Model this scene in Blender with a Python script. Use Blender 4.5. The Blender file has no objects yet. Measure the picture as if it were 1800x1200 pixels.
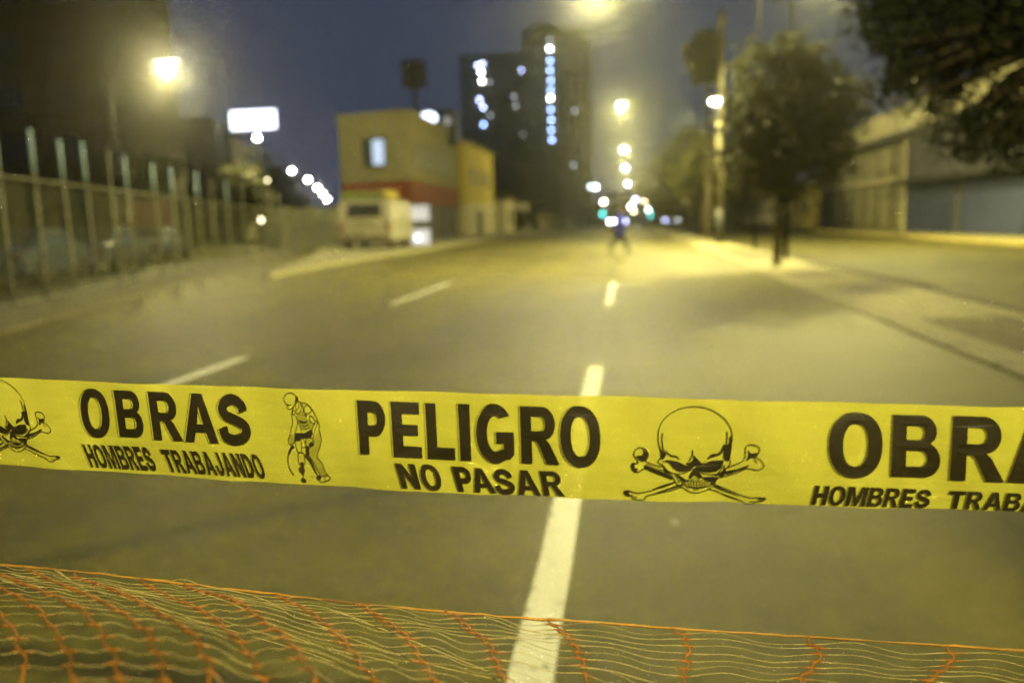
import bpy, bmesh, math, random
import numpy as np
from mathutils import Vector, Matrix, noise
from mathutils.geometry import tessellate_polygon
random.seed(7); rng = np.random.default_rng(7)
S = bpy.context.scene
COL = S.collection

# ------------------------------------------------------------------ camera
F = 1400.0; CAMH = 1.3
Yc = Vector((202, 215, -F)).normalized()
Uc = -Vector((250, -9351, -F)).normalized()
Xc = Yc.cross(Uc).normalized(); Uc = Xc.cross(Yc).normalized()
CO = Vector((0, 0, CAMH))
cam = bpy.data.cameras.new('camera'); camo = bpy.data.objects.new('camera', cam); COL.objects.link(camo)
R3 = Matrix((Xc, Yc, Uc))
camo.matrix_world = Matrix.Translation(CO) @ R3.to_4x4()
cam.lens = 28; cam.sensor_width = 36; cam.clip_start = .05; cam.clip_end = 3000
cam.dof.use_dof = True; cam.dof.focus_distance = 0.86; cam.dof.aperture_fstop = 2.75; cam.dof.aperture_blades = 0
S.camera = camo
def ray(x, y):
    return (R3 @ Vector((x-900, 600-y, -F))).normalized()
def P(x, y, D):                       # point at road distance D (world Y) seen along that direction
    r = ray(x, y); return CO + r*(D/r.y)
def G(x, y, z=0):
    r = ray(x, y); return CO + r*((z-CAMH)/r.z)

# ------------------------------------------------------------------ world, exposure
W = bpy.data.worlds.new('World'); S.world = W; W.use_nodes = True
nt = W.node_tree; nt.nodes.clear()
out = nt.nodes.new('ShaderNodeOutputWorld'); bg = nt.nodes.new('ShaderNodeBackground')
sky = nt.nodes.new('ShaderNodeTexSky'); sky.sky_type = 'NISHITA'; sky.sun_disc = False
sky.sun_elevation = math.radians(-4); sky.sun_rotation = math.radians(200)
mx = nt.nodes.new('ShaderNodeMix'); mx.data_type = 'RGBA'; mx.blend_type = 'ADD'; mx.inputs[0].default_value = 1
mx.inputs[7].default_value = (.37, .46, .78, 1)     # city glow in low cloud, x strength
nt.links.new(sky.outputs[0], mx.inputs[6]); nt.links.new(mx.outputs[2], bg.inputs[0])
bg.inputs[1].default_value = .105
nt.links.new(bg.outputs[0], out.inputs[0])
S.view_settings.view_transform = 'Standard'; S.view_settings.look = 'None'; S.view_settings.exposure = 0; S.view_settings.gamma = 1
C = S.cycles
S.render.engine = 'CYCLES'
C.use_denoising = True
try: C.denoiser = 'OPENIMAGEDENOISE'; C.denoising_input_passes = 'RGB'
except Exception: pass
C.use_adaptive_sampling = False
C.max_bounces = 6; C.diffuse_bounces = 2; C.glossy_bounces = 2; C.transparent_max_bounces = 24; C.volume_bounces = 0
C.sample_clamp_indirect = 3; C.caustics_reflective = False; C.caustics_refractive = False
C.volume_step_rate = 10; C.volume_max_steps = 64

LAMPC = (1.0, .895, .30)

# ------------------------------------------------------------------ helpers
def tag(o, label=None, cat=None, group=None, kind=None):
    if label: o['label'] = label
    if cat: o['category'] = cat
    if group: o['group'] = group
    if kind: o['kind'] = kind
    return o
def empty(name, loc=(0, 0, 0), rz=0, label=None, cat=None, group=None):
    o = bpy.data.objects.new(name, None); COL.objects.link(o); o.location = loc; o.rotation_euler = (0, 0, rz)
    o.empty_display_size = .2
    return tag(o, label, cat, group)
class MB:
    def __init__(s): s.v = []; s.f = []
    def add(s, vs, fs):
        b = len(s.v); s.v += [tuple(v) for v in vs]; s.f += [tuple(b+i for i in f) for f in fs]; return s
    def box(s, x0, x1, y0, y1, z0, z1):
        return s.add([(x0,y0,z0),(x1,y0,z0),(x1,y1,z0),(x0,y1,z0),(x0,y0,z1),(x1,y0,z1),(x1,y1,z1),(x0,y1,z1)],
                     [(0,3,2,1),(4,5,6,7),(0,1,5,4),(1,2,6,5),(2,3,7,6),(3,0,4,7)])
    def tube(s, pts, rad, n=8, cap=True):
        pts = [Vector(p) for p in pts]
        if not hasattr(rad, '__len__'): rad = [rad]*len(pts)
        vs = []; fs = []
        up = None
        for i, p in enumerate(pts):
            t = (pts[min(i+1, len(pts)-1)]-pts[max(i-1, 0)]).normalized()
            if up is None:
                up = Vector((0, 0, 1)) if abs(t.z) < .9 else Vector((1, 0, 0))
            a = t.cross(up).normalized(); b = a.cross(t).normalized(); up = b
            for k in range(n):
                an = 2*math.pi*k/n
                vs.append(p + a*(rad[i]*math.cos(an)) + b*(rad[i]*math.sin(an)))
        for i in range(len(pts)-1):
            for k in range(n):
                fs.append((i*n+k, i*n+(k+1) % n, (i+1)*n+(k+1) % n, (i+1)*n+k))
        if cap:
            fs.append(tuple(range(n))[::-1]); fs.append(tuple((len(pts)-1)*n+k for k in range(n)))
        return s.add(vs, fs)
    def prism(s, poly, z0, z1):
        n = len(poly)
        ar = sum(poly[i][0]*poly[(i+1) % n][1]-poly[(i+1) % n][0]*poly[i][1] for i in range(n))
        if ar < 0: poly = poly[::-1]
        vs = [(x, y, z0) for x, y in poly]+[(x, y, z1) for x, y in poly]
        fs = [tuple(range(n))[::-1], tuple(range(n, 2*n))]+[(i, (i+1) % n, n+(i+1) % n, n+i) for i in range(n)]
        return s.add(vs, fs)
    def build(s, name, m, parent=None, bevel=0, smooth=False, sub=0):
        me = bpy.data.meshes.new(name); me.from_pydata(s.v, [], s.f); me.update()
        o = bpy.data.objects.new(name, me); COL.objects.link(o)
        for mm in (m if isinstance(m, (list, tuple)) else [m]): me.materials.append(mm)
        if smooth: me.polygons.foreach_set('use_smooth', [True]*len(me.polygons))
        if parent: o.parent = parent
        if bevel:
            b = o.modifiers.new('bevel', 'BEVEL'); b.width = bevel; b.segments = 2; b.limit_method = 'ANGLE'
        if sub:
            b = o.modifiers.new('sub', 'SUBSURF'); b.levels = sub; b.render_levels = sub
        return o
def box(name, m, x0, x1, y0, y1, z0, z1, parent=None, bevel=0):
    return MB().box(min(x0,x1),max(x0,x1),min(y0,y1),max(y0,y1),min(z0,z1),max(z0,z1)).build(name, m, parent, bevel)
def children(o): return [c for c in COL.objects if c.parent == o]
def copy_tree(o, parent=None):
    c = o.copy(); COL.objects.link(c); c.parent = parent
    for ch in children(o): copy_tree(ch, c)
    return c
def mat(name, col, rough=.8, var=.25, scale=3.0, scale2=None, metal=0, bump=0, spec=.5, emit=None, estr=0, trans=0, alpha=1, sample=False, coat=0, ramp=.18):
    m = bpy.data.materials.new(name); m.use_nodes = True
    t = m.node_tree; b = t.nodes['Principled BSDF']; o = t.nodes['Material Output']
    b.inputs['Roughness'].default_value = rough; b.inputs['Metallic'].default_value = metal
    b.inputs['Specular IOR Level'].default_value = spec
    b.inputs['Coat Weight'].default_value = coat
    geo = t.nodes.new('ShaderNodeNewGeometry')
    n = t.nodes.new('ShaderNodeTexNoise'); n.inputs['Scale'].default_value = scale; n.inputs['Detail'].default_value = 5
    t.links.new(geo.outputs['Position'], n.inputs['Vector'])
    src = n.outputs['Fac']
    if scale2:
        n2 = t.nodes.new('ShaderNodeTexNoise'); n2.inputs['Scale'].default_value = scale2; n2.inputs['Detail'].default_value = 4
        t.links.new(geo.outputs['Position'], n2.inputs['Vector'])
        ad = t.nodes.new('ShaderNodeMath'); ad.operation = 'ADD'; t.links.new(n.outputs['Fac'], ad.inputs[0]); t.links.new(n2.outputs['Fac'], ad.inputs[1])
        hf = t.nodes.new('ShaderNodeMath'); hf.operation = 'MULTIPLY'; hf.inputs[1].default_value = .5; t.links.new(ad.outputs[0], hf.inputs[0]); src = hf.outputs[0]
    cr = t.nodes.new('ShaderNodeValToRGB')
    cr.color_ramp.elements[0].position = .5-ramp; cr.color_ramp.elements[1].position = .5+ramp
    cr.color_ramp.elements[0].color = tuple(c*(1-var) for c in col)+(1,)
    cr.color_ramp.elements[1].color = tuple(min(1, c*(1+var)) for c in col)+(1,)
    t.links.new(src, cr.inputs[0]); t.links.new(cr.outputs[0], b.inputs['Base Color'])
    if bump:
        bp = t.nodes.new('ShaderNodeBump'); bp.inputs['Strength'].default_value = bump; bp.inputs['Distance'].default_value = .02
        t.links.new(n.outputs['Fac'], bp.inputs['Height']); t.links.new(bp.outputs[0], b.inputs['Normal'])
    if emit:
        b.inputs['Emission Color'].default_value = tuple(emit)+(1,); b.inputs['Emission Strength'].default_value = estr
    if not sample: m.cycles.emission_sampling = 'NONE'
    last = b.outputs[0]
    if trans:
        tr = t.nodes.new('ShaderNodeBsdfTranslucent'); t.links.new(cr.outputs[0], tr.inputs[0])
        ms = t.nodes.new('ShaderNodeMixShader'); ms.inputs[0].default_value = trans
        t.links.new(last, ms.inputs[1]); t.links.new(tr.outputs[0], ms.inputs[2]); last = ms.outputs[0]
    if alpha < 1:
        tp = t.nodes.new('ShaderNodeBsdfTransparent'); ms = t.nodes.new('ShaderNodeMixShader'); ms.inputs[0].default_value = alpha
        t.links.new(tp.outputs[0], ms.inputs[1]); t.links.new(last, ms.inputs[2]); last = ms.outputs[0]
    t.links.new(last, o.inputs[0])
    return m
def emat(name, col, s): return mat(name, (.6, .6, .6), .4, .02, emit=col, estr=s)

M = dict(
    asphalt=mat('asphalt', (.112, .098, .015), .68, .36, 1.3, 13, bump=.3, ramp=.1, spec=.36),
    paint=mat('road_paint', (.78, .77, .70), .6, .12, 6, 60),
    concrete=mat('concrete', (.32, .29, .15), .85, .28, 1.1, 12),
    kerb=mat('kerb_concrete', (.36, .33, .20), .85, .25, 2, 20),
    soil=mat('soil', (.16, .14, .08), .95, .4, 1.5, 14),
    pole=mat('pole_concrete', (.12, .11, .065), .85, .2, 3),
    steel=mat('grey_steel', (.06, .06, .055), .6, .15, 5, metal=.2),
    black=mat('black_paint', (.02, .02, .02), .6, .2, 5),
    darkglass=mat('dark_glass', (.015, .017, .02), .12, .1, 2),
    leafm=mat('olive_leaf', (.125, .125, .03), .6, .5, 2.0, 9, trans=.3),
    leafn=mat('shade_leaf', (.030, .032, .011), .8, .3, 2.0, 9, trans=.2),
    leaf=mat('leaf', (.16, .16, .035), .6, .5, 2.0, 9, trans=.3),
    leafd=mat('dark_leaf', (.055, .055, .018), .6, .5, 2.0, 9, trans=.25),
    bark=mat('bark', (.10, .08, .05), .95, .35, 8, bump=.4),
    brown=mat('dark_brown_render', (.022, .017, .011), .9, .3, .4, 3),
    dark=mat('dark_facade', (.045, .045, .04), .85, .25, .2, 2),
    beige=mat('beige_render', (.27, .245, .12), .9, .15, .5, 5),
    cream=mat('cream_render', (.66, .60, .38), .9, .2, .6, 6),
    yellow=mat('yellow_render', (.62, .50, .12), .9, .15, .6, 6),
    red=mat('red_band', (.21, .062, .022), .8, .15, 1, 6),
    greywall=mat('grey_wall', (.085, .088, .105), .85, .12, .5, 5),
    bluegrey=mat('blue_grey_shutter', (.045, .055, .125), .6, .12, .8, 8),
    soot=mat('dark_lamp_paint', (.008, .008, .008), .9, .2, 5, spec=.1),
    louvre=mat('olive_louvre_glass', (.11, .105, .05), .5, .3, 1.5, 6),
    white=mat('white_paint', (.62, .60, .52), .5, .12, 2, 9),
    pane=mat('window_pane', (.06, .065, .05), .5, .3, 1.0),
)

def streaks(m):
    t = m.node_tree; b = t.nodes['Principled BSDF']; src = b.inputs['Base Color'].links[0].from_socket
    g = t.nodes.new('ShaderNodeNewGeometry'); mp = t.nodes.new('ShaderNodeMapping'); mp.inputs['Scale'].default_value = (1.3, .07, 1)
    n = t.nodes.new('ShaderNodeTexNoise'); n.inputs['Scale'].default_value = 1; n.inputs['Detail'].default_value = 4
    v = t.nodes.new('ShaderNodeTexVoronoi'); v.feature = 'DISTANCE_TO_EDGE'; v.inputs['Scale'].default_value = .16
    n2 = t.nodes.new('ShaderNodeTexNoise'); n2.inputs['Scale'].default_value = 1.5; mxv = t.nodes.new('ShaderNodeMix'); mxv.data_type = 'RGBA'; mxv.inputs[0].default_value = .12
    t.links.new(g.outputs['Position'], n2.inputs['Vector']); t.links.new(g.outputs['Position'], mxv.inputs[6]); t.links.new(n2.outputs['Color'], mxv.inputs[7]); t.links.new(mxv.outputs[2], v.inputs['Vector'])
    t.links.new(g.outputs['Position'], mp.inputs[0]); t.links.new(mp.outputs[0], n.inputs['Vector'])
    c1 = t.nodes.new('ShaderNodeMapRange'); c1.inputs[1].default_value = .38; c1.inputs[2].default_value = .62; c1.inputs[3].default_value = .78; c1.inputs[4].default_value = 1.15
    t.links.new(n.outputs['Fac'], c1.inputs[0])
    c2 = t.nodes.new('ShaderNodeMapRange'); c2.inputs[1].default_value = .0; c2.inputs[2].default_value = .012; c2.inputs[3].default_value = .45; c2.inputs[4].default_value = 1
    t.links.new(v.outputs['Distance'], c2.inputs[0])
    mm = t.nodes.new('ShaderNodeMath'); mm.operation = 'MULTIPLY'; t.links.new(c1.outputs[0], mm.inputs[0]); t.links.new(c2.outputs[0], mm.inputs[1])
    vm = t.nodes.new('ShaderNodeVectorMath'); vm.operation = 'SCALE'; t.links.new(src, vm.inputs[0]); t.links.new(mm.outputs[0], vm.inputs['Scale'])
    t.links.new(vm.outputs[0], b.inputs['Base Color'])
M['service'] = mat('old_asphalt', (.066, .058, .012), .75, .45, 1.3, 13, bump=.3, ramp=.09, spec=.3)
streaks(M['asphalt']); streaks(M['service'])

# ------------------------------------------------------------------ ground, roads
def sheet(name, poly, z, m):
    o = MB().add([(x, y, z) for x, y in poly], [tuple(range(len(poly)))]).build(name, m)
    if o.data.polygons[0].normal.z < 0: o.data.flip_normals()
    return tag(o, kind='structure')
sheet('ground', [(-900, -200), (900, -200), (900, 1500), (-900, 1500)], -.03, M['soil'])
sheet('road', [(-75, -30), (3.2, -30), (3.2, 420), (-140, 420)], 0, M['asphalt'])
sheet('service_road', [(4.8, -30), (14, -30), (14, 420), (4.8, 420)], -.004, M['service'])
tag(MB().prism([(3.2, -20), (4.8, -20), (4.8, 400), (3.2, 400)], -.02, .032).build('median', M['concrete'], bevel=.03), kind='structure')
km = MB()
for i in range(150):
    y0 = -20+i*1.0; km.box(3.02+random.uniform(-.012, .012), 3.197, y0+.012, y0+.988, -.02, .036+random.uniform(-.005, .005))
km.box(3.03, 3.197, 130, 400, -.02, .036)
tag(km.build('median_kerb', M['kerb'], bevel=.02), kind='structure')
sheet('kerb_shade_strip', [(4.803, -20), (5.12, -20), (5.12, 400), (4.803, 400)], .002, mat('painted_kerb_shade', (.03, .026, .012), .95, .4, 3))  # dark strip that paints in the shadow line at the median's kerb step
ms = MB()
for y0, y1 in ((6, 10.2), (13.2, 15.1), (17.2, 18.6), (24, 34)):
    ms.add([(3.5, y0, .037), (4.55, y0+.3, .037), (4.5, y1, .037), (3.45, y1-.2, .037)], [(0, 1, 2, 3)])
tag(ms.build('median_soil', M['soil']), kind='structure')
tag(MB().prism([(14, -30), (16.9, -30), (16.9, 400), (14, 400)], -.02, .13).build('right_pavement', M['concrete'], bevel=.03), kind='structure')
tag(MB().prism([(13.8, 26), (13.996, 26), (13.996, 110), (13.8, 110)], -.02, .16).build('yellow_kerb', mat('yellow_kerb_paint', (.36, .29, .09), .8, .25, 3), bevel=.02), kind='structure')
isl = [(-9.1, 19.4), (-9.5, 24), (-9.8, 34), (-10, 60), (-10.2, 330), (-75, 330), (-41, 120), (-24, 62), (-17.5, 44), (-13.8, 34), (-11.2, 26), (-9.6, 20.2)]
tag(MB().prism(isl, -.02, .14).build('island_pavement', mat('pale_pavement', (.28, .26, .15), .85, .2, .8, 8), bevel=.03), kind='structure')
fd = Vector((-7.6, 26.3, 0)).normalized(); fa = Vector((-11.35, 15.7, 0))          # fence line
fn = Vector((fd.y, -fd.x, 0))
def FL(t, off=0, z=0): p = fa+fd*t+fn*off; return Vector((p.x, p.y, z))
st = [FL(-14, -.5), FL(-14, 1.25), FL(26, 1.25), FL(34, .3), FL(34, -.5)]
tag(MB().prism([(p.x, p.y) for p in st], -.02, .05).build('fence_pavement', mat('dusty_pavement', (.17, .155, .085), .9, .3, 1, 9), bevel=.03), kind='structure')
# lane dashes (worn paint)
def dash(xc, y0, y1, w=.13):
    m = MB(); n = 14; vs = []; fs = []
    for i in range(n+1):
        y = y0+(y1-y0)*i/n
        vs += [(xc-w/2+random.uniform(-.005, .005), y, .004), (xc+w/2+random.uniform(-.005, .005), y, .004)]
    for i in range(n): fs.append((2*i, 2*i+1, 2*i+3, 2*i+2))
    return m.add(vs, fs).build('lane_marking', M['wornpaint'])
wp = mat('worn_road_paint', (.80, .79, .70), .55, .10, 4, 40)
t = wp.node_tree; b_ = t.nodes['Principled BSDF']; o_ = t.nodes['Material Output']
n3 = t.nodes.new('ShaderNodeTexNoise'); n3.inputs['Scale'].default_value = 22; n3.inputs['Detail'].default_value = 6
g3 = t.nodes.new('ShaderNodeNewGeometry'); t.links.new(g3.outputs['Position'], n3.inputs['Vector'])
r3 = t.nodes.new('ShaderNodeValToRGB'); r3.color_ramp.elements[0].position = .30; r3.color_ramp.elements[1].position = .40
t.links.new(n3.outputs['Fac'], r3.inputs[0])
tp = t.nodes.new('ShaderNodeBsdfTransparent'); m3 = t.nodes.new('ShaderNodeMixShader')
t.links.new(r3.outputs[0], m3.inputs[0]); t.links.new(tp.outputs[0], m3.inputs[1]); t.links.new(b_.outputs[0], m3.inputs[2]); t.links.new(m3.outputs[0], o_.inputs[0])
M['wornpaint'] = wp
XC = G(1000, 870).x; XL = G(370, 650).x
mk = []
for xc, base in ((XC, G(1048, 643).y), (XL, G(440, 628).y)):
    for k in range(2):
        y1 = base + k*9.75; y0 = y1-4.6
        if k == 0: y0 = y1-6.5 if xc == XC else y1-4.8
        d = dash(xc if k == 0 else xc+.02*k*0, y0, y1)
        d.name = 'lane_marking'
        tag(d, kind='structure')

# ------------------------------------------------------------------ the printed barrier tape
tx = np.array([0, 350, 600, 1080, 1400, 1800.]); ty = np.array([667, 677, 687, 700.5, 707.5, 716.])
by = np.array([820, 841, 859, 882, 892, 902.])
ct = np.polyfit(tx, ty, 2); cb = np.polyfit(tx, by, 2)
def az(x, y): r = ray(x, y); return r.x/r.y, r.z/math.hypot(r.x, r.y)
xs = np.linspace(-60, 1860, 120)
A1 = np.array([az(x, np.polyval(ct, x)) for x in xs]); A2 = np.array([az(x, np.polyval(cb, x)) for x in xs])
TW = .100
def fit_curve():
    ks = np.linspace(A1[0, 0]*.98, A1[-1, 0]*.98, 80)
    st_ = np.interp(ks, A1[:, 0], A1[:, 1]); sb_ = np.interp(ks, A2[:, 0], A2[:, 1])
    D = TW/(st_-sb_)                      # horizontal distance
    return ks, D, st_*D+CAMH, sb_*D+CAMH
ks, D_, zt_, zb_ = fit_curve()
# plan curve as distance along Y: Yp = D/sqrt(1+k^2)
Yp = D_/np.sqrt(1+ks**2); cY = np.polyfit(ks, 1/Yp, 2); cZ = np.polyfit(ks, (zt_+zb_)/2, 3)
KL, KR = ks[0], ks[-1]
def tape_Y(k):
    kk = min(max(k, KL), KR); v = np.polyval(cY, kk)
    if k != kk: v += (k-kk)*np.polyval(np.polyder(cY), kk)*.5
    return 1/v
def tape_z(k):
    kk = min(max(k, KL), KR); v = np.polyval(cZ, kk)
    if k != kk: v += (k-kk)*np.polyval(np.polyder(cZ), kk)
    return v
def tape_pt(k, v, lift=0):               # v in -1..1 across the width; slight cross curl and ripple
    y = tape_Y(k); z = tape_z(k)+v*TW/2
    curl = .0055*(v*v)+.0020*math.sin(k*23+v*1.6)+.0004*math.sin(k*90+v*3)+.0011*math.sin(k*51+2)+.0020*math.sin(k*7+1+v)
    y = y+curl-lift
    return Vector((k*y, y, z))
tape = empty('barrier_tape', tuple(tape_pt(.1, 0)), 0, 'yellow plastic warning tape printed OBRAS and PELIGRO stretched across the road', 'barrier tape')
TO = Vector(tape.location)
ymat = bpy.data.materials.new('yellow_film'); ymat.use_nodes = True
t = ymat.node_tree; b_ = t.nodes['Principled BSDF']; o_ = t.nodes['Material Output']
b_.inputs['Base Color'].default_value = (.83, .79, .115, 1); b_.inputs['Roughness'].default_value = .27; b_.inputs['Specular IOR Level'].default_value = .5
nz = t.nodes.new('ShaderNodeTexNoise'); nz.inputs['Scale'].default_value = 9; nz.inputs['Detail'].default_value = 3
mp = t.nodes.new('ShaderNodeMapping'); mp.inputs['Scale'].default_value = (1, 1, 5)
gg = t.nodes.new('ShaderNodeNewGeometry'); t.links.new(gg.outputs['Position'], mp.inputs[0]); t.links.new(mp.outputs[0], nz.inputs['Vector'])
bp = t.nodes.new('ShaderNodeBump'); bp.inputs['Strength'].default_value = .6; bp.inputs['Distance'].default_value = .004
t.links.new(nz.outputs['Fac'], bp.inputs['Height']); t.links.new(bp.outputs[0], b_.inputs['Normal'])
tl = t.nodes.new('ShaderNodeBsdfTranslucent'); tl.inputs[0].default_value = (.83, .79, .115, 1)
m1 = t.nodes.new('ShaderNodeMixShader'); m1.inputs[0].default_value = .35; t.links.new(b_.outputs[0], m1.inputs[1]); t.links.new(tl.outputs[0], m1.inputs[2])
tp = t.nodes.new('ShaderNodeBsdfTransparent'); tp.inputs[0].default_value = (1, .9, .35, 1)
m2 = t.nodes.new('ShaderNodeMixShader'); m2.inputs[0].default_value = .14; t.links.new(m1.outputs[0], m2.inputs[1]); t.links.new(tp.outputs[0], m2.inputs[2])
t.links.new(m2.outputs[0], o_.inputs[0])
ink = mat('brown_ink', (.030, .023, .010), .5, .15, 30, spec=.3)
halftone = mat('halftone_ink', (.40, .38, .05), .5, .15, 60)
gloss = mat('print_edge', (.80, .68, .08), .4, .05, 30)
mb = MB(); nk, nv = 600, 10; vs = []; fs = []
for i in range(nk+1):
    k = -1.5+(1.7+1.5)*i/nk
    for j in range(nv+1): vs.append(tape_pt(k, -1+2*j/nv)-TO)
for i in range(nk):
    for j in range(nv):
        a = i*(nv+1)+j; fs.append((a, a+nv+1, a+nv+2, a+1))
film = mb.add(vs, fs).build('film', ymat, tape, smooth=True)
def on_tape(x, y, lift):
    r = ray(x, y); k = r.x/r.y
    Y = tape_Y(k)
    for _ in range(3):
        p = CO+r*(Y/r.y); v = (p.z-tape_z(k))/(TW/2); Y = tape_pt(k, v, lift).y
    return CO+r*(Y/r.y)
def smooth_poly(pts, closed=False, n=5):
    pts = [Vector((p[0], p[1])) for p in pts]; N = len(pts); outp = []
    rngi = range(N if closed else N-1)
    for i in rngi:
        p0 = pts[(i-1) % N] if closed or i > 0 else pts[0]*2-pts[1]
        p1 = pts[i]; p2 = pts[(i+1) % N]
        p3 = pts[(i+2) % N] if closed or i+2 < N else p2*2-p1
        for j in range(n):
            t_ = j/n
            outp.append(.5*((2*p1)+(p2-p0)*t_+(2*p0-5*p1+4*p2-p3)*t_*t_+(3*p1-p0-3*p2+p3)*t_**3))
    if not closed: outp.append(pts[-1])
    return [(p.x, p.y) for p in outp]
def fill(m, contours, lift, T=lambda p: p):
    cs = [[Vector((*T(p), 0)) for p in c] for c in contours]
    allv = [v for c in cs for v in c]
    base = [on_tape(v.x, v.y, lift)-TO for v in allv]
    tri = tessellate_polygon(cs); fs_ = []
    for a, b, c in tri:
        va, vb, vc = allv[a], allv[b], allv[c]
        if (vb-va).cross(vc-va).z > 0: fs_.append((a, c, b))
        else: fs_.append((a, b, c))
    m.add(base, fs_)
def stroke(m, pts, w, lift, T=lambda p: p, closed=False, taper=False):
    pts = [Vector(T(p)) for p in pts]
    if closed: pts = pts+[pts[0]]
    vs = []; fs_ = []; N = len(pts)
    for i, p in enumerate(pts):
        d = pts[min(i+1, N-1)]-pts[max(i-1, 0)]
        if closed and i in (0, N-1): d = pts[1]-pts[N-2]
        if d.length < 1e-6: d = Vector((1, 0))
        d.normalize(); nn = Vector((-d.y, d.x)); ww = w/2
        if taper: ww *= .35+.65*math.sin(math.pi*min(max(i/(N-1), .02), .98))
        for s_ in (-1, 1):
            q = p+nn*ww*s_; vs.append(on_tape(q.x, q.y, lift)-TO)
    for i in range(N-1): fs_.append((2*i, 2*i+1, 2*i+3, 2*i+2))
    m.add(vs, fs_)
# glyphs: contours in a unit box, y up; first contour outer, others holes
def arc(cx, cy, rx, ry, a0, a1, n=14):
    return [(cx+rx*math.cos(math.radians(a0+(a1-a0)*i/n)), cy+ry*math.sin(math.radians(a0+(a1-a0)*i/n))) for i in range(n+1)]
def sup(cx, cy, rx, ry, n=40, e=2.25):
    o = []
    for i in range(n):
        a = 2*math.pi*i/n; c, s_ = math.cos(a), math.sin(a)
        o.append((cx+rx*math.copysign(abs(c)**(2/e), c), cy+ry*math.copysign(abs(s_)**(2/e), s_)))
    return o
def thick(pts, w, n=6, wy=None):
    """outline polygon of a smooth spine with width w (x) and wy (y)"""
    wy = wy or w
    sp = smooth_poly(pts, n=n); L = []; Rr = []; N = len(sp)
    for i, p in enumerate(sp):
        a = sp[max(i-1, 0)]; b = sp[min(i+1, N-1)]
        dx, dy = b[0]-a[0], b[1]-a[1]; l = math.hypot(dx, dy) or 1
        nx, ny = -dy/l*w/2, dx/l*wy/2
        L.append((p[0]+nx, p[1]+ny)); Rr.append((p[0]-nx, p[1]-ny))
    return L+Rr[::-1]
GL = {
 'O': [sup(.5, .5, .5, .51), sup(.5, .5, .235, .335)[::-1]],
 'B': [[(0, 0), (.56, 0)]+arc(.66, .285, .34, .285, -90, 62)[0:]+[(.80, .545)]+arc(.62, .745, .32, .255, -30, 90)+[(0, 1)],
       [(.30, .17)]+arc(.60, .30, .13, .13, -90, 90, 8)+[(.30, .43)], [(.30, .60)]+arc(.56, .715, .13, .115, -90, 90, 8)+[(.30, .83)]],
 'R': [[(0, 0), (.29, 0), (.29, .40), (.38, .40), (.45, .36), (.66, 0), (1.0, 0), (.76, .36), (.66, .43)]+arc(.60, .71, .34, .29, -62, 90)+[(0, 1)],
       [(.29, .57)]+arc(.55, .70, .12, .13, -90, 90, 8)+[(.29, .83)]],
 'A': [[(0, 0), (.27, 0), (.345, .21), (.655, .21), (.73, 0), (1, 0), (.65, 1), (.35, 1)], [(.41, .37), (.59, .37), (.50, .74)]],
 'P': [[(0, 0), (.36, 0), (.36, .34), (.52, .34)]+arc(.60, .67, .40, .33, -80, 90)+[(0, 1)], [(.36, .54)]+arc(.56, .665, .13, .125, -90, 90, 8)+[(.36, .79)]],
 'E': [[(0, 0), (1, 0), (1, .20), (.37, .20), (.37, .40), (.90, .40), (.90, .59), (.37, .59), (.37, .79), (.98, .79), (.98, 1), (0, 1)]],
 'L': [[(0, 0), (1, 0), (1, .21), (.37, .21), (.37, 1), (0, 1)]],
 'I': [[(0, 0), (1, 0), (1, 1), (0, 1)]],
 'T': [[(.33, 0), (.67, 0), (.67, .80), (1, .80), (1, 1), (0, 1), (0, .80), (.33, .80)]],
 'H': [[(0, 0), (.33, 0), (.33, .40), (.67, .40), (.67, 0), (1, 0), (1, 1), (.67, 1), (.67, .60), (.33, .60), (.33, 1), (0, 1)]],
 'N': [[(0, 0), (.31, 0), (.31, .55), (.68, 0), (1, 0), (1, 1), (.69, 1), (.69, .46), (.32, 1), (0, 1)]],
 'M': [[(0, 0), (.23, 0), (.23, .70), (.40, 0), (.60, 0), (.77, .70), (.77, 0), (1, 0), (1, 1), (.68, 1), (.50, .36), (.32, 1), (0, 1)]],
 'D': [[(0, 0), (.48, 0)]+arc(.50, .5, .50, .5, -90, 90, 20)+[(0, 1)], [(.31, .19)]+arc(.47, .5, .20, .31, -90, 90, 14)+[(.31, .81)]],
 'J': [[(.66, 1), (1, 1), (1, .32)]+arc(.52, .33, .48, .34, 0, -178, 20)+[(.04, .40), (.34, .42)]+arc(.51, .33, .165, .15, 175, 360, 12)],
 'G': [arc(.5, .5, .5, .51, 38, 180, 18)[0:]+arc(.5, .5, .5, .51, 186, 300, 16)+[(.90, .08), (1.0, .16), (1, .53), (.53, .53), (.53, .335), (.72, .335), (.72, .235)]+arc(.52, .5, .235, .31, 300, 60, 22)],
 'S': [thick([(.83, .66), (.76, .80), (.52, .895), (.24, .82), (.155, .70), (.26, .575), (.52, .50), (.80, .405), (.865, .27), (.74, .145), (.48, .10), (.22, .165), (.13, .33)], .29, 5, .205)],
}
def quadmap(Q):
    (tlx, tly), (trx, try_), (brx, bry), (blx, bly) = Q
    def f(p):
        u, v = p; v1 = 1-v
        return ((1-u)*(1-v1)*tlx+u*(1-v1)*trx+u*v1*brx+(1-u)*v1*blx, (1-u)*(1-v1)*tly+u*(1-v1)*try_+u*v1*bry+(1-u)*v1*bly)
    return f
def dens(c, n=6):
    o = []
    for i in range(len(c)):
        a, b = c[i], c[(i+1) % len(c)]
        m_ = n if math.hypot(a[0]-b[0], a[1]-b[1]) > .25 else 1
        for j in range(m_): o.append((a[0]+(b[0]-a[0])*j/m_, a[1]+(b[1]-a[1])*j/m_))
    return o
edge = MB()
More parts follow.
